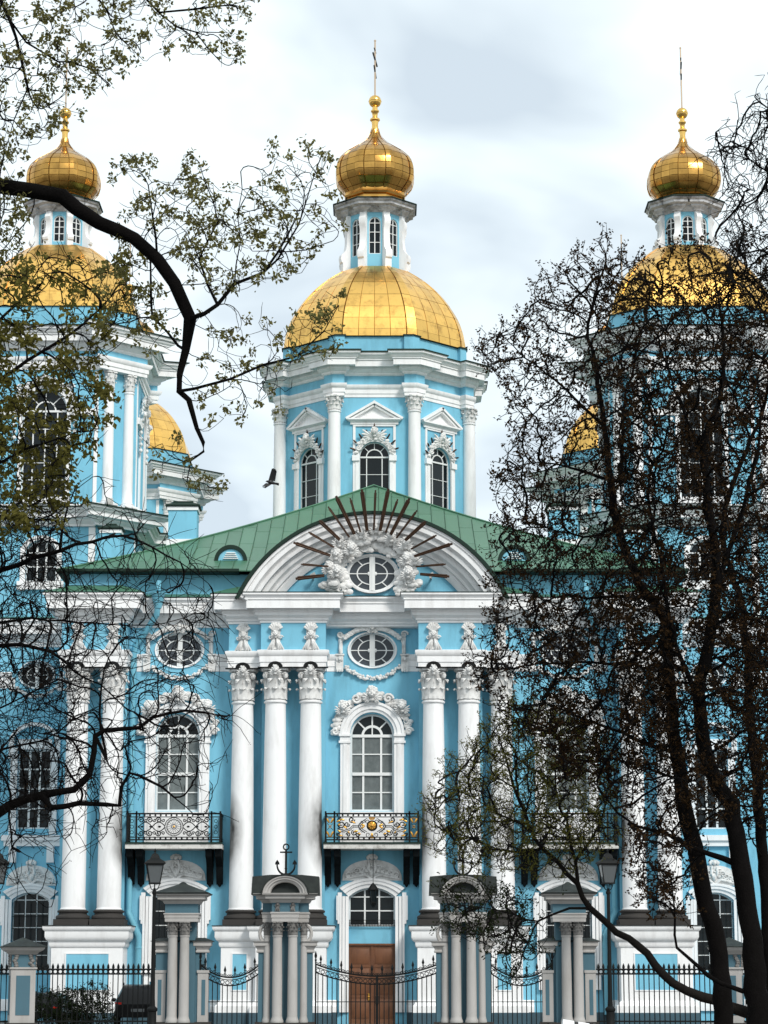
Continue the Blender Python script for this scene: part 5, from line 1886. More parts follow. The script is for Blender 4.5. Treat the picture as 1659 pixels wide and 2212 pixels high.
def side_pillar(px, flip, label):
    p = at(px, 2100, FY)
    t = thing('gate_pillar', label, 'gate pillar', (p.x, FY, 0), group='pyramid capped gate pillars')
    f = flip
    mb = MB(); mb.box(-.50, .50, -.2, .5, .25, 4.7)
    mb.box(min(f * .5, f * .98), max(f * .5, f * .98), -.05, .35, .25, 2.86) ; mb.box(min(-f * .5, -f * .85), max(-f * .5, -f * .85), -.05, .35, .25, 2.86)
    P('core', mb, 'pillar_blue', t)
    mb = MB(); mb.box(-.8, .8, -.7, .6, 0, .28); mb.box(-1.1, 1.1, -.12, .42, 0, .3)
    P('plinth', mb, 'sooty_stone', t)
    put_pc(PC1, t, -f * .12, -.42); put_pc(PC1, t, f * .33, -.36)
    path = [(-.62, .5), (-.62, -.62), (.62, -.62), (.62, .5)]
    mb = MB()
    mb.sweep([(-.4, 3.98), (0, 3.98), (0, 4.12), (.02, 4.125), (.02, 4.22), (.05, 4.25), (.05, 4.30), (-.3, 4.32)], path)
    mb.sweep([(-.1, 4.62), (.03, 4.64), (.08, 4.72), (.10, 4.76), (.26, 4.80), (.26, 4.92), (.36, 4.96), (.38, 5.02), (-.3, 5.05)], path)
    P('entablature', mb, 'pillar_stucco', t)
    mb = MB(); mb.sweep([(0, 4.29), (0, 4.65)], path); P('frieze', mb, 'pillar_blue', t)
    mb = MB(); mb.sweep([(.40, 5.0), (.42, 5.05), (-.45, 5.38), (-.56, 5.47), (-.6, 5.48)], [(-.62, .6), (-.62, -.62), (.62, -.62), (.62, .6)], True)
    P('lead_roof', mb, 'lead_cap', t)
    mb = MB()
    for s in S2:
        xa, xb = sorted((s * .55, s * .98))
        mb.sweep([(0, 2.84), (.03, 2.86), (.03, 2.92), (0, 2.95), (.02, 3.0), (.07, 3.08), (.12, 3.1), (.12, 3.22), (.16, 3.26), (-.2, 3.30)], [(xa, .4), (xa, -.1), (xb, -.1), (xb, .4)])
        xc, xd = sorted((s * .60, s * 1.0)); mb.box(xc, xd, -.09, .3, 0.3, 2.1); mb.box(xc - .03, xd + .03, -.12, .33, 2.1, 2.2)
    P('side_wing', mb, 'pillar_stucco', t)
    mb = MB()
    for s in S2:
        mb.box(s * .82 - .07, s * .82 + .07, -.10, 0, .55, 1.85)
    P('wing_panel', mb, 'pillar_blue', t)
    mb = MB(); mb.sweep([(.14, 3.25), (.19, 3.27), (-.15, 3.40)], [(-1.0, .4), (-1.0, -.1), (1.0, -.1), (1.0, .4)])
    P('wing_lead', mb, 'lead_cap', t)
side_pillar(393, -1, 'pyramid capped gate pillar beside the clear lamp post and parked black car')
side_pillar(1229, 1, 'pyramid capped gate pillar behind the leaning tree limb')

def fence_post(px, label, rz=0.0):
    p = at(px, 2100, FY)
    t = thing('fence_post', label, 'fence post', (p.x, FY, 0), rz, group='stucco fence posts')
    mb = MB(); mb.box(-.46, .46, -.46, .46, .25, 2.28); P('shaft', mb, 'pillar_stucco', t)
    mb = MB(); mb.box(-.56, .56, -.56, .56, 0, .27); P('plinth', mb, 'sooty_stone', t)
    mb = MB(); mb.box(-.44, .44, -.44, .44, 2.28, 2.82); P('frieze', mb, 'pillar_blue', t)
    sq = [(-.46, .46), (-.46, -.46), (.46, -.46), (.46, .46)]
    mb = MB(); mb.sweep([(0, 2.22), (.05, 2.24), (.05, 2.30), (-.1, 2.32)], sq, True); mb.sweep([(-.05, 2.76), (.03, 2.78), (.1, 2.86), (.22, 2.92), (.28, 2.98), (.30, 3.05), (-.2, 3.08)], sq, True)
    P('cornice', mb, 'pillar_stucco', t)
    mb = MB(); mb.sweep([(.30, 3.04), (.36, 3.04), (.36, 3.07), (-.1, 3.26), (-.42, 3.40), (-.455, 3.42)], sq, True); P('lead_roof', mb, 'lead_cap', t)
    for k in range(4):
        for x in (-.3, .3):
            mb = MB(); mb.M = Matrix.Rotation(k * pi / 2, 4, 'Z')
            for q in range(5):
                mb.ball((x + rng.uniform(-.06, .06), -.46, 2.36 + .09 * q), (.09, .06, .07), 6, 4)
            P('leaf_bracket', mb, 'pillar_capital', t)
        mb = MB(); mb.M = Matrix.Rotation(k * pi / 2, 4, 'Z'); mb.box(-.26, .26, -.475, -.45, .55, 2.0)
        P('inset_panel', mb, 'pillar_blue', t)
fence_post(48, 'square stucco fence post with lead pyramid cap beside the hedge', radians(14))
fence_post(1577, 'square stucco fence post with lead pyramid cap behind dark tree trunks', radians(-14))

# ---- pickets
def picket_mesh(name, zt, r=.021):
    mb = MB()
    mb.tube([(0, 0, .08), (0, 0, zt - .26)], r, 6)
    mb.lathe([(r, zt - .30), (r * 1.9, zt - .27), (r, zt - .24), (r * .9, zt - .22), (r * 2.6, zt - .16), (r * 2.0, zt - .09), (.002, zt)], 6)
    return mb.mesh(name, 'black_metal')
PICK = picket_mesh('picket', 2.46)
mb = MB(); mb.tube([(.075 * cos(2 * pi * k / 14), 0, .075 * sin(2 * pi * k / 14)) for k in range(15)], .019, 5, cap=False)
RING = mb.mesh('ring', 'black_metal')
def fence(xa, xb, label):
    t = thing('iron_fence', label, 'fence', ((xa + xb) / 2, FY, 0), group='spear topped iron fences')
    w = (xb - xa) / 2
    n = max(2, round((xb - xa) / .187))
    for z, h in ((2.235, .028), (2.06, .028), (.32, .028)):
        mb = MB(); mb.box(-w, w, -.022, .022, z - h, z + h)
        P('rail', mb, 'black_metal', t)
    mb = MB(); mb.box(-w, w, -.25, .25, -.01, .2); P('kerb_stone', mb, 'sooty_stone', t)
    for k in range(n):
        x = -w + (k + .5) * 2 * w / n
        part('picket', PICK, t, (x, 0, 0))
        if k < n - 1:
            part('ring', RING, t, (x + w / n, 0, 2.147))
fence(fx(76), fx(337), 'black spear topped iron fence in front of the hedge and parked cars')
fence(fx(1287), fx(1549), 'black spear topped iron fence behind the leaning tree limb')
fence(fx(-60), fx(20), 'short end of black iron fence beyond the post by the hedge')
fence(fx(1604), fx(1720), 'short end of black iron fence beyond the post by the trunks')

def gate(xa, xb, zl, zm, leaves, label, group):
    t = thing('iron_gate', label, 'gate', ((xa + xb) / 2, FY - .05, 0), group=group)
    w = (xb - xa) / 2
    def top(x):
        return zm + (zl - zm) * (abs(x) / w) ** 2
    spans = [(-w, 0), (0, w)] if leaves == 2 else [(-w, w)]
    for a, b in spans:
        mb = MB()
        N = 22
        for dz, r in ((0, .028), (-.09, .017), (-.30, .025)):
            mb.tube([(a + (b - a) * k / N, 0, top(a + (b - a) * k / N) + dz) for k in range(N + 1)], r, 6)
        mb.box(a + .01, b - .01, -.022, .022, .16, .20); mb.box(a + .01, b - .01, -.02, .02, 1.02, 1.05)
        lf = P('gate_leaf', mb, 'black_metal', t)
        n = max(3, round((b - a) / .182))
        for k in range(n):
            x = a + (b - a) * (k + .5) / n
            m = MB(); m.tube([(0, 0, .16), (0, 0, top(x) - .28)], .019, 5)
            part('bar', m.mesh('bar', 'black_metal'), lf, (x, 0, 0))
            m = MB()
            m.tube([(.07 * cos(2 * pi * q / 12), 0, .07 * sin(2 * pi * q / 12)) for q in range(13)], .015, 5, cap=False)
            part('ring', m.mesh('ring', 'black_metal'), lf, (x, 0, top(x) - .195))
            for q in (-1, 1):
                m = MB(); curl(m, (0, 0, 0), .062, .017, 1.3, q, start=-pi / 2, n=14)
                part('scroll', m.mesh('scroll', 'black_metal'), lf, (x + q * .045, 0, top(x) + .055))
        ns = max(2, round((b - a) / .36))
        for k in range(ns):
            x = a + (b - a) * (k + .5) / ns
            m = MB(); z = 0
            m.lathe([(.018, -.02), (.018, .12), (.036, .14), (.018, .17), (.052, .25), (.038, .31), (.003, .42)], 6)
            part('spear', m.mesh('spear', 'black_metal'), lf, (x, 0, top(x)))
    mb = MB()
    for x in (-w, w) + ((0,) if leaves == 2 else ()):
        h = top(x) + (.12 if x else 0)
        mb.box(x - .028, x + .028, -.03, .03, 0, h)
        if x:
            mb.lathe([(.03, h), (.045, h + .04), (.02, h + .08), (.055, h + .18), (.04, h + .26), (.004, h + .38)], 6, (x, 0))
    if leaves == 2:
        mb.box(-.045, .045, -.045, -.02, .1, zm)
        mb.box(-.06, .06, -.06, .02, .95, 1.25)
    P('gate_stile', mb, 'black_metal', t)
gate(fx(682), fx(947), 2.42, 1.98, 2, 'wide double leaf iron gate before the brown wooden door', 'iron gates with drooping tops')
gate(fx(433), fx(561), 2.40, 1.93, 1, 'narrow iron gate beside the pyramid capped pillar by the parked car', 'iron gates with drooping tops')
gate(fx(1060), fx(1193), 2.40, 1.93, 1, 'narrow iron gate beneath the drooping leafy twigs', 'iron gates with drooping tops')

# ================================================================== street lamps
def street_lamp(px, Y, label):
    p = at(px, 2100, Y)
    t = thing('street_lamp', label, 'street lamp', (p.x, Y, 0), radians(8), group='black lantern street lamps')
    mb = MB()
    mb.lathe([(.20, 0), (.20, .12), (.15, .2), (.15, .7), (.19, .75), (.19, .82), (.10, .9), (.085, 1.2), (.07, 3.0), (.06, 4.9), (.09, 4.93), (.09, 5.0), (.05, 5.04), (.05, 5.12)], 12)
    P('post', mb, 'black_metal', t)
    mb = MB()
    for s in S2:
        mb.tube([(0, 0, 5.02), (s * .12, 0, 5.10), (s * .19, 0, 5.30)], .018, 5)
        mb.tube([(0, 0, 5.02), (0, s * .12, 5.10), (0, s * .19, 5.30)], .018, 5)
    a, b, z0, z1 = .185, .30, 5.30, 5.98
    for sx in S2:
        for sy in S2:
            mb.tube([(sx * a, sy * a, z0), (sx * b, sy * b, z1)], .02, 5)
    for q, z in ((a, z0), (b, z1)):
        mb.sweep([(-.03, z - .025), (.03, z - .025), (.03, z + .025), (-.03, z + .025)], [(-q, q), (-q, -q), (q, -q), (q, q)], True)
    mb.sweep([(.0, z1 + .02), (.08, z1 + .03), (.05, z1 + .1), (-.13, z1 + .22), (-.16, z1 + .32), (-.2, z1 + .38), (-.28, z1 + .42)], [(-b, b), (-b, -b), (b, -b), (b, b)], True)
    mb.lathe([(.05, z1 + .38), (.03, z1 + .46), (.045, z1 + .5), (.003, z1 + .6)], 8)
    P('lantern_frame', mb, 'black_metal', t)
    for k in range(4):
        m = MB(); m.M = Matrix.Rotation(k * pi / 2, 4, 'Z')
        m.add([(-a + .015, -a, z0 + .02), (a - .015, -a, z0 + .02), (b - .015, -b + .01, z1 - .02), (-b + .015, -b + .01, z1 - .02)], [(0, 1, 2, 3)])
        P('pane', m, 'lamp_glass', t)
street_lamp(330.5, 89, 'black lantern street lamp standing clear before the iron fence by the black car')
street_lamp(1317, 89, 'black lantern street lamp half hidden behind the leaning tree limb')

street_lamp(-9, 89, 'black lantern street lamp beyond the end fence post')

# lantern hung over the door
t = thing('hanging_lantern', 'dark hanging lantern on a chain over the wooden door', 'lantern', (X0 + .05, YF - 1.0, 0))
mb = MB(); mb.tube([(0, 0, 7.42), (0, 0, 5.95)], .015, 5); P('chain', mb, 'black_metal', t)
mb = MB(); mb.lathe([(.02, 5.98), (.1, 5.9), (.22, 5.72), (.23, 5.68), (.19, 5.66)], 6); mb.lathe([(.19, 5.66), (.17, 5.62)], 6)
for k in range(6):
    a = k * pi / 3
    mb.tube([(.18 * cos(a), .18 * sin(a), 5.66), (.11 * cos(a), .11 * sin(a), 5.15)], .014, 4)
mb.lathe([(.01, 4.98), (.08, 5.08), (.12, 5.14), (.11, 5.17)], 6)
P('frame', mb, 'black_metal', t)
mb = MB(); mb.lathe([(.10, 5.16), (.165, 5.65)], 6, cap=False); P('glass', mb, 'dark_glass', t)

# ================================================================== parked cars behind the fence
def car(x, Y, rz, label, h, name='parked_car', lamps=True):
    t = thing(name, label, 'car', (x, Y, 0), rz, group='dark cars parked behind the fence')
    k = h / 1.62
    # stations along the car's length (local y, tail at -y): (y, half width, z low, z belt, z roof, roof half width)
    st = [(-2.25, .78, .40, .86, .88, .74), (-2.15, .88, .28, .95, .98, .80), (-1.85, .91, .24, .98, 1.42, .64), (-1.55, .92, .24, 1.0, 1.56, .62), (-.3, .93, .22, .99, 1.62, .62), (.45, .93, .22, .97, 1.55, .62), (1.15, .92, .22, .95, 1.0, .76), (1.9, .88, .26, .86, .89, .74), (2.25, .72, .38, .70, .72, .6)]
    mb = MB()
    rows = []
    for y, w, zl, zb, zr, rw in st:
        rows.append([(-w * .9, y, zl), (-w, y, zl + .2), (-w, y, zb * k - .08), (-w * .97, y, zb * k), (-rw, y, zr * k - .05), (-rw * .82, y, zr * k), (rw * .82, y, zr * k), (rw, y, zr * k - .05), (w * .97, y, zb * k), (w, y, zb * k - .08), (w, y, zl + .2), (w * .9, y, zl)])
    n = 12
    vs = [p for r in rows for p in r]
    fs = [(i * n + j, i * n + j + 1, (i + 1) * n + j + 1, (i + 1) * n + j) for i in range(len(rows) - 1) for j in range(n - 1)]
    fs += [tuple(range(n - 1, -1, -1)), tuple(range((len(rows) - 1) * n, len(rows) * n))]
    mb.add(vs, fs)
    P('body', mb, 'car_black', t)
    mb = MB()
    mb.add([(-.62, -2.06, 1.05 * k), (.62, -2.06, 1.05 * k), (.55, -1.83, 1.43 * k), (-.55, -1.83, 1.43 * k)], [(0, 1, 2, 3)])
    P('rear_window', mb, 'car_glass', t)
    mb = MB()
    mb.add([(-.62, 1.02, 1.06 * k), (-.55, .52, 1.54 * k), (.55, .52, 1.54 * k), (.62, 1.02, 1.06 * k)], [(0, 1, 2, 3)])
    P('windscreen', mb, 'car_glass', t)
    for s in S2:
        mb = MB(); mb.tube([(s * .6, -1.6, 1.57 * k), (s * .6, -1.5, 1.64 * k), (s * .6, .1, 1.67 * k), (s * .6, .3, 1.6 * k)], .022, 6)
        P('roof_rail', mb, 'black_metal', t)
        mb = MB(); mb.obox((s * .76, -2.14, .86 * k), (.12, .05 * s, 0), (0, .06, 0), (0, 0, .09)); P('tail_light', mb, 'red_lens', t)
        mb = MB(); mb.ball((s * 1.0, .72, 1.03 * k), (.11, .07, .08), 8, 6); P('wing_mirror', mb, 'car_black', t)
        for y in (-1.4, 1.4):
            mb = MB(); mb.M = Matrix.Translation((s * .84, y, .33)) @ Matrix.Rotation(pi / 2, 4, 'Y')
            mb.lathe([(.2, -.11), (.31, -.11), (.33, -.08), (.33, .08), (.31, .11), (.2, .11)], 20); 
            o = P('wheel', mb, 'tyre', t)
            m = MB(); m.M = Matrix.Translation((s * .84, y, .33)) @ Matrix.Rotation(pi / 2, 4, 'Y'); m.lathe([(.05, -.10), (.205, -.09), (.205, .09), (.05, .10)], 14); P('rim', m, 'lamp_glass', o)
    mb = MB(); mb.box(-.26, .26, -2.30, -2.255, .62, .74); P('number_plate', mb, 'lamp_glass', t)
car(at(288, 2150, 96.5).x, 98.6, radians(5), 'tall black estate car with roof rails parked behind the lamp post', 1.68)
car(at(104, 2150, 99).x, 99.0, radians(-3), 'low dark car with red tail lights parked behind the hedge', 1.36)

# striped barrier arm on the near pavement
p = at(1206, 2206, 34)
t = thing('barrier_arm', 'black and white striped barrier arm on a low post', 'barrier', (p.x, 34, 0))
a_, b_ = Vector((0.05, 0, p.z - .055)), Vector((2.6, .2, p.z - .46))
for k in range(12):
    m = MB(); m.tube([a_ + (b_ - a_) * k / 12, a_ + (b_ - a_) * (k + (.72 if k % 1 == 0 else 1)) / 12], .085, 14)
    P('white_band', m, 'stripe_white', t)
    m = MB(); m.tube([a_ + (b_ - a_) * (k + .70) / 12, a_ + (b_ - a_) * (k + 1.02) / 12], .078, 14)
    P('black_band', m, 'dark_bar', t)
m = MB(); m.box(2.45, 2.75, .05, .35, 0, p.z - .3); P('post', m, 'black_metal', t)

# ================================================================== crow in flight
def crow():
    c = at(583, 1040, 74)
    px = 74 / 5020.0
    t = thing('crow', 'black crow flying past the white drum column with wings spread', 'bird', c)
    def q(zx, zy, y=0.0):                      # measured in the enlarged picture of the bird (6.64 px per photo px, 10.5 per picture px)
        return Vector(((zx - 490) / 10.5 * px, y, -(zy - 650) / 10.5 * px))
    mb = MB()
    mb.tube([q(385, 648), q(408, 648), q(430, 650), q(470, 655), q(520, 668), q(570, 690), q(640, 705), q(690, 715)], [.002, .010, .030, .055, .065, .045, .028, .018], 10)
    mb.ball(q(432, 648), (.04, .035, .032), 8, 6)
    for k in range(-2, 3):
        mb.tube([q(560, 685), q(620, 700 + 4 * k, .01 * k), q(692, 715 + 9 * k, .02 * k)], [.02, .018, .012], 5)
    P('body', mb, 'crow_black', t)
    mb = MB(); mb.ball(q(510, 660), (.07, .066, .05), 8, 6); P('grey_mantle', mb, 'crow_grey', t)
    def wingm(root0, root1, mids, tips, yl):
        m = MB()
        n = len(tips)
        for k in range(n):
            u = k / (n - 1)
            r = root0.lerp(root1, u) ; md = mids[0].lerp(mids[1], u); tp = tips[k]
            wv = (root1 - root0) * (.75 / n)
            wm = (mids[1] - mids[0]) * (.75 / n)
            d = (tp - md); sdv = Vector((d.z, 0, -d.x)).normalized() * .022
            for sy in (0,):
                th = Vector((0, .008, 0))
                vs = []
                for a, b in ((r, wv), (md + Vector((0, yl * .5, 0)), wm), (tp + Vector((0, yl, 0)), None)):
                    if b is None:
                        b = sdv * .55
                    vs += [a - b - th, a + b - th, a + b + th, a - b + th]
                fs = [(0, 1, 2, 3), (8, 11, 10, 9)]
                for i in range(2):
                    for j in range(4):
                        fs.append((i * 4 + j, i * 4 + (j + 1) % 4, (i + 1) * 4 + (j + 1) % 4, (i + 1) * 4 + j))
                m.add(vs, fs)
        P('wing', m, 'crow_black', t)
    wingm(q(468, 640), q(590, 640), (q(520, 455), q(628, 440)), [q(545, 375), q(565, 370), q(582, 372), q(603, 378), q(622, 395), q(634, 420)], -.12)
    wingm(q(415, 690), q(535, 700), (q(375, 735), q(440, 775)), [q(328, 785), q(340, 808), q(362, 822), q(385, 825), q(405, 820), q(430, 800)], -.15)
crow()
# ================================================================== trees
def inpoly(x, y, poly):
    c = False
    j = len(poly) - 1
    for i in range(len(poly)):
        xi, yi = poly[i]; xj, yj = poly[j]
        if (yi > y) != (yj > y) and x < (xj - xi) * (y - yi) / (yj - yi) + xi:
            c = not c
        j = i
    return c
def sample(poly, Ya, Yb, n, rnd, edge=.45):
    xs = [p[0] for p in poly]; ys = [p[1] for p in poly]
    res = []
    while len(res) < n:
        x, y = rnd.uniform(min(xs), max(xs)), rnd.uniform(min(ys), max(ys))
        if inpoly(x, y, poly):
            gx, gy = sum(xs) / len(xs), sum(ys) / len(ys)
            k = 1.22                                  # thin the crown out towards its edge
            if rnd.random() < edge and not inpoly(gx + (x - gx) * k, gy + (y - gy) * k, poly):
                continue
            res.append(at(x, y, rnd.uniform(Ya, Yb)))
    return res

class Tree:
    def __init__(self, seed):
        self.p, self.par, self.r, self.kids = [], [], [], []
        self.rnd = random.Random(seed)
    def node(self, p, par, r=0.0):
        self.p.append(Vector(p)); self.par.append(par); self.r.append(r); self.kids.append([])
        i = len(self.p) - 1
        if par >= 0:
            self.kids[par].append(i)
        return i
    def limb(self, pts, r0, r1, start=-1, step=.25, wob=.02):
        """lay a limb through measured points (Catmull-Rom), from node `start`"""
        pts = [Vector(p) for p in pts]
        if start >= 0:
            pts = [self.p[start]] + pts
        last = start
        if start < 0:
            last = self.node(pts[0], -1, r0)
        tot = sum((pts[i + 1] - pts[i]).length for i in range(len(pts) - 1))
        done = 0
        for i in range(len(pts) - 1):
            p0, p1, p2, p3 = pts[max(i - 1, 0)], pts[i], pts[i + 1], pts[min(i + 2, len(pts) - 1)]
            seg = (p2 - p1).length
            k = max(1, int(seg / step))
            for j in range(1, k + 1):
                f = j / k
                q = .5 * (2 * p1 + (p2 - p0) * f + (2 * p0 - 5 * p1 + 4 * p2 - p3) * f * f + (3 * p1 - p0 - 3 * p2 + p3) * f ** 3)
                if j < k:
                    q += Vector((self.rnd.gauss(0, wob), self.rnd.gauss(0, wob), self.rnd.gauss(0, wob)))
                u = (done + seg * f) / tot
                last = self.node(q, last, (r0 + (r1 - r0) * u ** .8) * self.rnd.uniform(.91, 1.09))
            done += seg
        return last
    def nearest(self, pt):
        return min(range(len(self.p)), key=lambda i: (self.p[i] - pt).length_squared)
    def grow(self, att, step, infl, kill, iters, grav=0.0, wob=.12, inertia=.8):
        rnd = self.rnd
        att = list(att)
        for it in range(iters):
            if not att:
                break
            kd = kdtree.KDTree(len(self.p))
            for i, q in enumerate(self.p):
                kd.insert(q, i)
            kd.balance()
            pull = {}
            keep = []
            for a in att:
                co, i, d = kd.find(a)
                if d < kill:
                    continue
                keep.append(a)
                if d < infl:
                    v = (a - co) / max(d, 1e-6)
                    if i in pull:
                        pull[i] += v
                    else:
                        pull[i] = v.copy()
            att = keep
            if not pull:
                break
            for i, v in pull.items():
                if len(self.kids[i]) > 3:
                    continue
                d = v.normalized() if v.length > 1e-6 else Vector((0, 0, 1))
                if self.par[i] >= 0:
                    bd = self.p[i] - self.p[self.par[i]]
                    if bd.length > 1e-6:
                        d = d + inertia * bd.normalized()
                d += Vector((rnd.gauss(0, wob), rnd.gauss(0, wob), rnd.gauss(0, wob) + grav))
                d.normalize()
                self.node(self.p[i] + d * step, i)
    def twigs(self, prob, length, seg, nmax, rmax, up=0.0, droop=0.0, spread=.9, ends=2):
        """short side shoots on thin wood"""
        rnd = self.rnd
        n0 = len(self.p)
        made = 0
        tips = []
        order = list(range(1, n0))
        rnd.shuffle(order)
        for i in order:
            if self.par[i] < 0 or self.rad[i] > rmax:
                continue
            tip = not self.kids[i]
            cnt = ends if tip else (1 if rnd.random() < prob else 0)
            for _ in range(cnt):
                if made >= nmax:
                    break
                b = (self.p[i] - self.p[self.par[i]])
                b.normalize()
                d = b * .7 + Vector((rnd.gauss(0, spread), rnd.gauss(0, spread), rnd.gauss(0, spread) + up))
                d.normalize()
                cur = i
                l = length * rnd.uniform(.45, 1.25)
                ns = max(2, int(l / seg))
                for k in range(ns):
                    d = d + Vector((rnd.gauss(0, .11), rnd.gauss(0, .11), rnd.gauss(0, .11) + up * .35 - droop * (1 - k / ns) * .4))
                    d.normalize()
                    cur = self.node(self.p[cur] + d * (l / ns), cur)
                    self.rad.append(0)
                made += 1
    def radii(self, tip, expo, maxr=None):
        n = len(self.p)
        R = [0.0] * n
        for i in range(n - 1, -1, -1):                       # children always come after their parent
            s = sum(R[k] ** expo for k in self.kids[i])
            R[i] = max(tip, s ** (1 / expo) if s > 0 else tip, self.r[i])
            if self.r[i] > 0:
                R[i] = min(R[i], self.r[i] * 1.15) if self.r[i] > tip else R[i]
        self.rad = R
    def mesh(self, m):
        """heavy wood and thin wood as two meshes"""
        mb, tw = MB(), MB()
        R = self.rad
        done = [False] * len(self.p)
        starts = [i for i in range(len(self.p)) if self.par[i] < 0]
        stack = [(i, None) for i in starts]
        while stack:
            i, frm = stack.pop()
            chain = ([frm] if frm is not None else []) + [i]
            cur = i
            while self.kids[cur]:
                ks = sorted(self.kids[cur], key=lambda k: -R[k])
                for k in ks[1:]:
                    stack.append((k, cur))
                cur = ks[0]
                chain.append(cur)
            if len(chain) < 2:
                continue
            pts = [self.p[c] for c in chain]
            rs = [R[c] for c in chain]
            if frm is not None:
                rs[0] = min(R[frm] * .8, rs[1] * 1.15)
            big = max(rs)
            n = 10 if big > .12 else 7 if big > .05 else 5 if big > .02 else 3
            rs[-1] *= .5
            (mb if big > .03 else tw).tube(pts, rs, n, cap=n > 4)
        return mb.mesh('trunk', m, 60), tw.mesh('branches', m, 60)
    def tips(self, rmax=None, frac=1.0, inner=0.0):
        res = []
        for i in range(1, len(self.p)):
            if not self.kids[i]:
                if self.rnd.random() < frac:
                    res.append((self.p[i], (self.p[i] - self.p[self.par[i]]).normalized()))
            elif inner and self.rad[i] < (rmax or .02) and self.rnd.random() < inner:
                res.append((self.p[i], (self.p[i] - self.p[self.par[i]]).normalized()))
        return res

def leaf_mesh(tips, n, size, spread, m, rnd, droop=0.0, aspect=.6, name='leaves'):
    vs, fs = [], []
    for p, d in tips:
        for k in range(rnd.randint(max(1, n - 2), n + 2)):
            c = p + Vector((rnd.gauss(0, spread), rnd.gauss(0, spread), rnd.gauss(0, spread)))
            a = Vector((rnd.gauss(0, 1), rnd.gauss(0, 1), rnd.gauss(0, 1) - droop)).normalized()
            b = a.cross(Vector((rnd.gauss(0, 1), rnd.gauss(0, 1), rnd.gauss(0, 1))))
            if b.length < .1:
                continue
            b.normalize()
            cn = a.cross(b) * size * .18
            s = size * rnd.uniform(.55, 1.3)
            o = len(vs)
            vs += [c, c + a * s * .5 + b * s * aspect * .5 + cn, c + a * s, c + a * s * .5 - b * s * aspect * .5 + cn]
            fs += [(o, o + 1, o + 2), (o, o + 2, o + 3)]
    me = bpy.data.meshes.new(name)
    me.from_pydata([tuple(v) for v in vs], [], fs)
    me.materials.append(MAT[m])
    me.update()
    return me

def finish(tr, name, label, bark, leaves, base, group=None):
    """one tree: an empty at its foot, wood and leaves as parts"""
    t = thing(name, label, 'tree', base, group=group)
    me, tw = tr.mesh(bark)
    for q in (me, tw):
        q.transform(Matrix.Translation(-Vector(base)))
    part('trunk', me, t)
    part('branches', tw, t)['kind'] = 'stuff'
    for nm, lm in leaves:
        lm.transform(Matrix.Translation(-Vector(base)))
        o = part(nm, lm, t)
        o['kind'] = 'stuff'
    return t
def A(pts, Y):
    r = []
    for i, p in enumerate(pts):
        yy = p[2] if len(p) > 2 else Y
        r.append(at(p[0], p[1], yy))
    return r

# ---------------------------------------------------------------- near tree at the left: thick black bough
t = Tree(21)
Y = 30.0
base = Vector((-7.4, 31.5, 0))
top = t.limb([base, base + Vector((.05, 0, 4)), base + Vector((.25, -.1, 8.5)), base + Vector((.5, -.2, 11.5))], .34, .24, step=.5)
crown = t.limb([base + Vector((.9, -.5, 14)), base + Vector((1.5, -1, 16.5))], .2, .12, top, step=.5)
e1 = t.limb(A([(-90, 385), (0, 402), (70, 412), (135, 424), (165, 450), (215, 482), (290, 515), (340, 560), (377, 612), (396, 655), (411, 688)], Y), .128, .082, top)
e2 = t.limb(A([(401, 757), (388, 809), (387, 845), (408, 864), (425, 925), (439, 956)], Y), .066, .024, e1)
e2b = t.limb(A([(440, 975, 29.9), (412, 995), (404, 1040)], Y), .022, .008, e2)
e3 = t.limb(A([(440, 678), (470, 658), (507, 613), (569, 589), (600, 545), (640, 470)], 29.6), .036, .010, e1)
n_ = t.nearest(at(387, 845, Y))
e4 = t.limb(A([(418, 840), (497, 819), (569, 788), (640, 770), (700, 715), (728, 665)], 29.7), .024, .006, n_)
n_ = t.nearest(at(397, 745, Y))
e5 = t.limb(A([(360, 715), (329, 685), (302, 687), (281, 696), (250, 700)], 30.3), .024, .009, n_)
e5b = t.limb(A([(326, 640), (325, 569), (310, 520)], 30.4), .022, .008, t.nearest(at(329, 685, 30.3)))
n_ = t.nearest(at(290, 515, Y))
t.limb(A([(330, 470), (320, 400), (290, 345)], 29.8), .02, .005, t.nearest(at(340, 560, Y)))
t.limb(A([(430, 560), (470, 480), (430, 350)], 29.6), .02, .005, t.nearest(at(470, 658, 29.6)))
t.limb(A([(600, 560), (660, 440), (696, 330)], 29.5), .018, .005, t.nearest(at(569, 589, 29.6)))
t.limb(A([(520, 520), (520, 370)], 29.5), .012, .004, t.nearest(at(507, 613, 29.6)))
t.limb(A([(660, 540), (720, 520)], 29.5), .012, .004, t.nearest(at(600, 545, 29.6)))
# upper boughs
u1 = t.limb(A([(-120, -160), (-40, -60), (20, 40), (57, 91), (126, 133), (152, 133), (200, 150), (235, 180)], 29.0), .055, .008, crown)
t.limb(A([(60, 190), (30, 260), (10, 330)], 29.2), .02, .006, t.nearest(at(20, 40, 29)))
u2 = t.limb(A([(120, -90), (290, -30), (343, 27), (381, 57), (423, 69), (476, 133)], 28.6), .05, .007, crown)
t.limb(A([(230, 20), (250, 70), (300, 120)], 28.8), .02, .005, t.nearest(at(210, -60, 28.7)))
t.limb(A([(420, 20), (500, 10), (540, 0)], 28.5), .02, .005, t.nearest(at(343, 27, 28.6)))
t.limb(A([(480, 70), (515, 100)], 28.5), .012, .004, t.nearest(at(423, 69, 28.6)))
rn = t.rnd
att = []
att += sample([(245, 345), (300, 325), (330, 420), (420, 320), (440, 400), (520, 420), (590, 310), (640, 340), (700, 325), (722, 430), (722, 530), (620, 600), (520, 640), (440, 640), (380, 560), (330, 540), (270, 470)], 28.6, 30.8, 480, rn, 0)
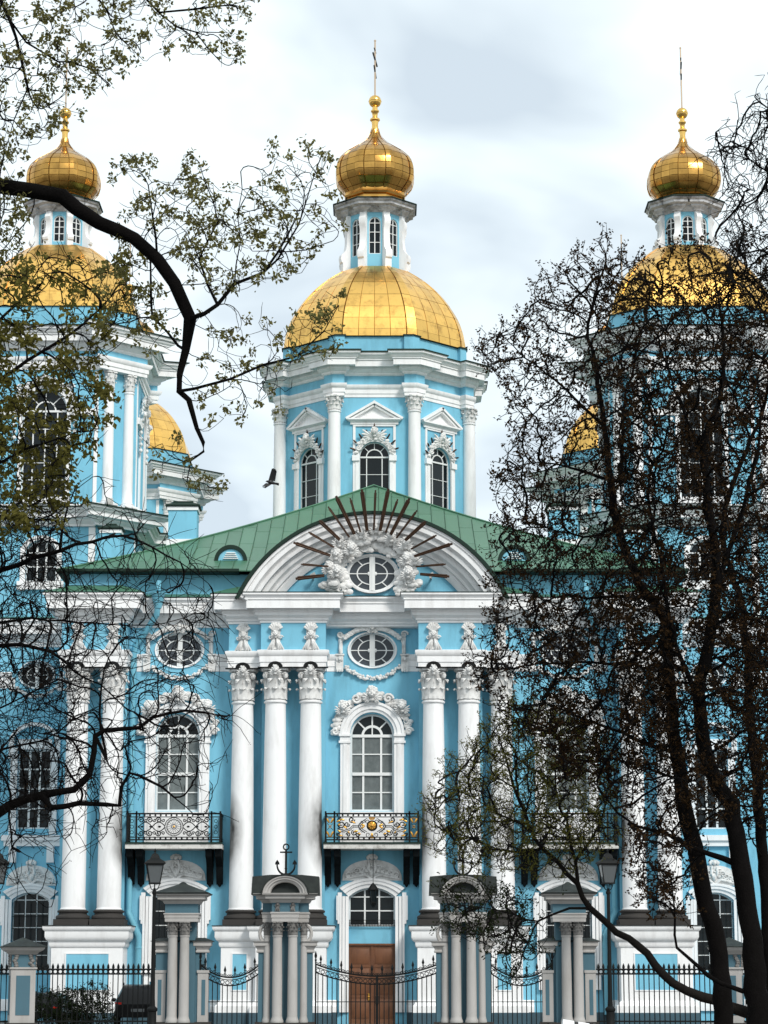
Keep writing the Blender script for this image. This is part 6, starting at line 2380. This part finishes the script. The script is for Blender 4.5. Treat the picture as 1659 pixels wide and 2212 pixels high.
att += sample([(440, 700), (600, 690), (735, 640), (735, 770), (620, 830), (540, 910), (460, 930), (430, 860)], 29.0, 30.6, 130, rn, 0)
att += sample([(230, 560), (330, 560), (340, 800), (370, 860), (280, 700), (220, 700)], 29.4, 31.0, 110, rn, 0)
att += sample([(390, 960), (470, 1060), (470, 1100), (390, 1060), (310, 950)], 29.6, 30.3, 60, rn, 0)
att += sample([(-60, -40), (540, -20), (520, 140), (440, 125), (350, 110), (300, 130), (240, 190), (170, 200), (110, 300), (-60, 350)], 28.0, 30.0, 520, rn, 0)
att += sample([(-60, 340), (40, 330), (60, 560), (-60, 600)], 29.0, 31.0, 110, rn, 0)
t.grow(att, .10, 1.3, .115, 110, grav=.06)
t.radii(.0042, 2.7)
t.twigs(.08, .2, .06, 1400, .012, up=.3, spread=.6, ends=1)
t.radii(.0042, 2.7)
lf = t.tips(.012, .62, .01)
finish(t, 'maple_tree', 'tree with thick black bough arching before the gold domes, tipped with fresh leaf clusters', 'bark',
       [('crown', leaf_mesh(lf, 20, .062, .034, 'leaf_pale', rn, droop=.5))], base)

# ---------------------------------------------------------------- olive leaved tree at the left edge
t = Tree(5)
base = Vector((-10.2, 42, 0))
top = t.limb([base, base + Vector((.1, 0, 4)), base + Vector((.3, 0, 8.5)), base + Vector((.5, 0, 11))], .26, .16, step=.6)
t.limb(A([(-120, 900), (0, 820), (90, 760), (180, 700), (240, 640)], 42), .07, .012, top)
t.limb(A([(-120, 760), (0, 690), (60, 620), (100, 560)], 42.5), .06, .012, top)
t.limb(A([(-120, 1060), (0, 1000), (90, 960), (200, 930)], 41.5), .05, .010, top)
t.limb(A([(-120, 1180), (0, 1120), (70, 1090), (120, 1120)], 41.8), .04, .010, t.nearest(base + Vector((.3, 0, 8.5))))
rn = t.rnd
att = sample([(-80, 560), (60, 540), (180, 555), (290, 570), (300, 690), (200, 800), (215, 940), (110, 1130), (-80, 1160)], 40, 44, 560, rn, 0)
t.grow(att, .14, 1.9, .16, 90)
t.radii(.006, 2.4)
t.twigs(.22, .36, .09, 1800, .016, up=.1, spread=.8, ends=2)
t.radii(.006, 2.8)
lf = t.tips(.014, .42, .02)
low = [q for q in lf if q[0].z < at(0, 760, 42).z]
hi = [q for q in lf if q[0].z >= at(0, 760, 42).z]
finish(t, 'maple_tree', 'spreading tree with olive yellow leaf tufts before the tower with tall dark window', 'bark',
       [('crown', leaf_mesh(low + hi[::2], 20, .115, .07, 'leaf_olive', rn, droop=.5))], base)

# ---------------------------------------------------------------- bare tree, lower left
t = Tree(9)
base = Vector((-11.6, 46, 0))
top = t.limb([base, base + Vector((.1, 0, 3)), base + Vector((.35, 0, 7)), base + Vector((.6, 0, 10))], .28, .15, step=.6)
g1 = t.limb(A([(-120, 1860), (-40, 1790), (20, 1740), (90, 1718), (160, 1706), (194, 1672), (203, 1625), (206, 1590), (225, 1578), (300, 1572), (330, 1550), (400, 1535), (480, 1545)], 45.5), .19, .012, t.nearest(base + Vector((.05, 0, 2.5))))
t.limb(A([(110, 1745), (170, 1735), (230, 1738), (258, 1740), (262, 1700), (280, 1670), (300, 1675), (350, 1700), (420, 1760)], 45.3), .07, .010, t.nearest(at(90, 1718, 45.5)))
t.limb(A([(230, 1640), (215, 1540), (220, 1480), (235, 1420)], 45.6), .04, .010, t.nearest(at(206, 1590, 45.5)))
t.limb(A([(-120, 1290), (0, 1232), (70, 1205), (130, 1190), (230, 1160), (300, 1168), (390, 1215), (450, 1260)], 45.2), .09, .008, t.nearest(base + Vector((.5, 0, 8.5))))
t.limb(A([(130, 1180), (145, 1100), (160, 1060), (200, 1030)], 45.1), .03, .008, t.nearest(at(130, 1190, 45.2)))
t.limb(A([(-120, 1400), (0, 1395), (60, 1395), (110, 1408), (160, 1450), (240, 1500), (290, 1540)], 45.8), .085, .008, t.nearest(base + Vector((.35, 0, 7))))
t.limb(A([(-120, 1370), (0, 1345), (100, 1340), (200, 1345), (300, 1350), (360, 1345), (420, 1325)], 45.0), .05, .007, t.nearest(base + Vector((.4, 0, 7.5))))
t.limb(A([(-120, 1560), (0, 1530), (80, 1490), (160, 1470)], 45.9), .05, .008, t.nearest(base + Vector((.3, 0, 5.5))))
t.limb(A([(-120, 1680), (0, 1620), (90, 1600), (150, 1560), (220, 1520)], 46.2), .05, .008, t.nearest(base + Vector((.2, 0, 5))))
t.limb(A([(30, 1860), (60, 1930), (100, 1960)], 45.5), .02, .006, t.nearest(at(20, 1740, 45.5)))
rn = t.rnd
att = sample([(-80, 1080), (210, 1060), (320, 1120), (440, 1180), (480, 1300), (470, 1450), (500, 1560), (460, 1740), (330, 1690), (250, 1800), (170, 1850), (110, 1900), (-80, 1900)], 43.5, 47.5, 800, rn)
att += sample([(-80, 1080), (160, 1100), (190, 1690), (-80, 1760)], 43.5, 47.5, 1500, rn, 0)
t.grow(att, .14, 2.0, .17, 90)
t.radii(.0058, 2.35)
t.twigs(.36, .55, .1, 6500, .018, up=.10, droop=.5, spread=.75, ends=2)
t.radii(.0064, 2.75)
lf = t.tips(.014, .55, .0)
finish(t, 'bare_tree', 'leafless tree with tangled black branches across the lamp side of the facade', 'bark', [('buds', leaf_mesh(lf, 3, .030, .012, 'bud_brown', rn))], base)

# ---------------------------------------------------------------- right hand trees
GR = 'dark budding trees before the facade'
def right_tree(seed, Y, base, limbs, polys, natt, dY, label, leafm, leafn, size, spr, bark='bark', twn=1200, up=.25, tipf=.9, inner=.12, name='maple_tree', droop=0.0, kill=.23, tl=.34, tw2=1500):
    t = Tree(seed)
    rn = t.rnd
    for pts, r0, r1, st in limbs:
        s_ = -1 if st is None else t.nearest(at(st[0], st[1], st[2] if len(st) > 2 else Y))
        P_ = A(pts, Y)
        if st is None:
            P_ = [Vector(base)] + P_
        t.limb(P_, r0, r1, s_, step=.3, wob=.025)
    att = []
    for pl, k in zip(polys, natt):
        att += sample(pl, Y - dY, Y + dY, k, rn)
    zt_ = at(1300, 1000, Y).z
    att = [a for a in att if a.z < zt_ or rn.random() < .75]
    t.grow(att, .17, 2.4, kill, 90, grav=.03)
    t.radii(.0068, 2.35)
    t.twigs(.30, tl, .1, twn, .022, up=up, droop=droop, spread=.7, ends=2)
    if tw2:
        t.twigs(.10, tl * .6, .08, tw2, .0069, up=up, spread=.8, ends=1)
    t.radii(.008, 2.85)
    print(name, 'nodes', len(t.p))
    lf = t.tips(.022, tipf, inner)
    lv = [('crown', leaf_mesh(lf, leafn, size, spr, leafm, rn))] if leafn else []
    return t, lf, lv, label, name, bark
b1 = at(1568, 2260, 58); b1.z = 0
t, lf, lv, lb, nm, bk = right_tree(31, 58, b1, [
    ([(1563, 2212), (1555, 2100), (1540, 1995), (1512, 1890), (1477, 1738), (1462, 1629), (1449, 1501), (1441, 1347), (1398, 1286), (1355, 1201), (1335, 1135), (1319, 1037), (1304, 920), (1290, 800), (1270, 700), (1310, 560)], .27, .02, None),
    ([(1340, 1040), (1345, 900), (1370, 780), (1400, 650)], .06, .012, (1319, 1037)),
    ([(1240, 860), (1160, 790), (1090, 730)], .045, .010, (1304, 920)),
    ([(1230, 1010), (1150, 1000), (1090, 1020)], .04, .010, (1319, 1037)),
    ([(1260, 1160), (1180, 1140), (1090, 1150)], .04, .010, (1335, 1135)),
    ([(1300, 1290), (1200, 1290), (1110, 1330)], .05, .010, (1398, 1286)),
    ([(1360, 1430), (1250, 1430), (1120, 1440), (1050, 1460)], .05, .010, (1441, 1347)),
    ([(1380, 1600), (1280, 1560), (1180, 1520), (1100, 1540)], .055, .010, (1462, 1629)),
    ([(1400, 1660), (1330, 1640), (1250, 1650)], .04, .010, (1470, 1690)),
], [[(1020, 742), (1100, 690), (1180, 590), (1240, 560), (1310, 495), (1330, 560), (1400, 560), (1480, 640), (1500, 900), (1480, 1250), (1440, 1560), (1300, 1680), (1120, 1600), (1000, 1440), (1060, 1300), (1070, 1080), (1085, 930), (1070, 820)], [(1090, 1280), (1440, 1250), (1480, 1600), (1400, 1760), (1200, 1680)]], [2900, 1100], 4.2,
    'budding tree with forked black trunk and dark brown leaf tufts reaching towards the central drum', 'bud_brown', 5, .085, .036, twn=7000)
finish(t, nm, lb, bk, lv, b1, GR)
b2 = at(1642, 2260, 55); b2.z = 0
t, lf, lv, lb, nm, bk = right_tree(32, 55, b2, [
    ([(1640, 2212), (1632, 2100), (1618, 1990), (1600, 1870), (1582, 1738), (1548, 1694), (1520, 1608), (1509, 1500), (1530, 1400), (1545, 1300), (1546, 1201), (1527, 1076), (1519, 998), (1530, 920), (1558, 842), (1560, 700), (1540, 580)], .30, .015, None),
    ([(1570, 1200), (1610, 1080), (1640, 950), (1640, 800)], .07, .015, (1545, 1300)),
    ([(1470, 1420), (1440, 1300), (1420, 1180), (1400, 1060), (1420, 900)], .06, .012, (1509, 1500)),
    ([(1480, 900), (1440, 780), (1430, 640)], .04, .010, (1519, 998)),
    ([(1561, 1854), (1497, 1832), (1432, 1798), (1376, 1785), (1333, 1755), (1290, 1700)], .085, .012, (1600, 1870)),
    ([(1604, 2141), (1556, 2124), (1501, 2081), (1462, 2047), (1458, 1982), (1450, 1900)], .07, .012, (1632, 2130)),
], [[(1290, 560), (1380, 540), (1480, 510), (1600, 520), (1700, 600), (1720, 1000), (1720, 1500), (1600, 1790), (1440, 1760), (1340, 1640), (1320, 1200), (1280, 800)], [(1330, 1750), (1500, 1750), (1500, 1990), (1380, 1960)], [(1360, 1200), (1700, 1150), (1700, 1780), (1450, 1800)]], [2500, 200, 1000], 4.0,
    'broad dark tree with thick sloping trunk before the leaf veiled tower', 'bud_brown', 5, .085, .036, twn=6000)
finish(t, nm, lb, bk, lv, b2, GR)
b3 = at(1668, 2260, 61); b3.z = 0
t, lf, lv, lb, nm, bk = right_tree(33, 61, b3, [
    ([(1666, 2212), (1660, 2000), (1646, 1833), (1634, 1672), (1621, 1543), (1615, 1400), (1600, 1300), (1560, 1150), (1600, 1000), (1650, 880), (1680, 700)], .22, .02, None),
    ([(1640, 1400), (1690, 1250), (1720, 1100)], .06, .02, (1615, 1400)),
    ([(1560, 1500), (1520, 1420), (1490, 1360)], .05, .012, (1621, 1543)),
], [[(1470, 560), (1720, 480), (1760, 1200), (1740, 1800), (1600, 1850), (1540, 1300), (1460, 900)]], [2000], 3.5,
    'slender dark tree behind the two thicker trunks by the fence post', 'bud_brown', 5, .085, .036, twn=4600)
finish(t, nm, lb, bk, lv, b3, GR)
# bare drooping crown at the top right
b4 = at(1860, 2260, 50); b4.z = 0
t, lf, lv, lb, nm, bk = right_tree(34, 50, b4, [
    ([(1850, 1800), (1840, 1200), (1820, 800), (1780, 600)], .26, .14, None),
    ([(1730, 480), (1659, 372), (1620, 345), (1575, 330), (1545, 300)], .05, .008, (1780, 600)),
    ([(1760, 380), (1700, 270), (1640, 220)], .05, .008, (1790, 620)),
    ([(1700, 560), (1640, 540), (1580, 560), (1545, 520)], .04, .008, (1780, 600)),
], [[(1535, 290), (1600, 240), (1640, 190), (1760, 170), (1780, 640), (1620, 700), (1545, 600), (1580, 450), (1530, 340)]], [650], 3.0,
    'pale bare tree with fine drooping twigs beside the gold cupola behind trees', None, 0, 0, 0, twn=2800, up=-.15, droop=.6, name='birch_tree', tl=.45)
finish(t, nm, lb, bk, lv, b4)
# leaning tree with yellow green shoots
b5 = at(1700, 2290, 62); b5.z = 0
t, lf, lv, lb, nm, bk = right_tree(35, 62, b5, [
    ([(1660, 2205), (1604, 2184), (1518, 2154), (1454, 2124), (1415, 2085), (1377, 2042), (1312, 1995), (1274, 1961), (1248, 1909), (1205, 1862), (1171, 1832), (1140, 1780), (1110, 1700)], .17, .03, None),
    ([(1230, 1800), (1200, 1700), (1210, 1610)], .05, .012, (1248, 1909)),
    ([(1110, 1840), (1040, 1820), (980, 1800)], .04, .010, (1171, 1832)),
    ([(1080, 1760), (1020, 1720), (960, 1700)], .035, .009, (1140, 1780)),
    ([(1270, 1962), (1230, 1962), (1195, 1975), (1162, 1990), (1110, 1975), (1040, 1960)], .05, .010, (1300, 1985)),
    ([(1290, 1790), (1320, 1700), (1340, 1640)], .04, .010, (1230, 1850)),
], [[(918, 1750), (940, 1700), (985, 1640), (1030, 1590), (1075, 1530), (1150, 1520), (1260, 1560), (1350, 1640), (1330, 1800), (1240, 1900), (1130, 1880), (1010, 1870), (940, 1850)],
    [(950, 1900), (1080, 1915), (1150, 1940), (1190, 2080), (1110, 2130), (1040, 2040), (960, 1990)]], [1400, 180], 3.2,
    'leaning tree with yellow green shoots in front of the anchor topped pillar', None, 0, 0, 0, twn=6000, up=.35, bark='bark_grey', name='willow_tree', kill=.16, tl=.30)
rn = t.rnd
lf = t.tips(.016, .95, .16)
zc = at(1050, 1895, 62).z
hi = [q for q in lf if q[0].z > zc]
lo = [q for q in lf if q[0].z <= zc]
finish(t, nm, lb, bk, [('young_leaves', leaf_mesh(hi, 6, .08, .035, 'leaf_yellow', rn, aspect=.32)), ('crown', leaf_mesh(lo, 4, .09, .06, 'leaf_dark', rn, aspect=.45))], b5)

# ---------------------------------------------------------------- hedge bushes behind the fence
def bush(x, Y, h, w, label, seed):
    t = Tree(seed)
    rn = t.rnd
    c = at(x, 2150, Y); c.z = 0
    att = []
    while len(att) < 260:
        q = Vector((rn.uniform(-1, 1), rn.uniform(-1, 1), rn.uniform(0, 1)))
        if q.x ** 2 + q.y ** 2 + (q.z * 1.05 - .25) ** 2 < 1:
            att.append(c + Vector((q.x * w, q.y * .8, .15 + q.z * h)))
    for k in range(7):
        t.limb([c + Vector((rn.uniform(-.6, .6) * w, rn.uniform(-.3, .3), -.02)), c + Vector((rn.uniform(-.7, .7) * w, rn.uniform(-.4, .4), h * .5))], .018, .010)
    t.grow(att, .1, 1.2, .13, 60, grav=.1)
    t.radii(.005, 2.3)
    t.twigs(.3, .16, .06, 500, .012, up=.5, ends=2)
    t.radii(.005, 2.3)
    o = thing('hedge_bush', label, 'bush', c, group='dark hedge bushes behind the fence')
    me, tw = t.mesh('bark')
    tw.transform(Matrix.Translation(-c)); part('stems', tw, o)['kind'] = 'stuff'
    lm = leaf_mesh(t.tips(.012, 1.0, .6), 5, .075, .05, 'hedge_leaf', rn); lm.transform(Matrix.Translation(-c))
    l_ = part('leaves', lm, o); l_['kind'] = 'stuff'
bush(112, 94.6, 1.28, .95, 'rounded dark hedge bush beside the stucco fence post', 41)
bush(160, 95.0, 1.35, .8, 'dark hedge bush between two others behind the spear fence', 42)
bush(205, 94.7, 1.50, .75, 'leggy hedge bush beside the tall black car', 43)
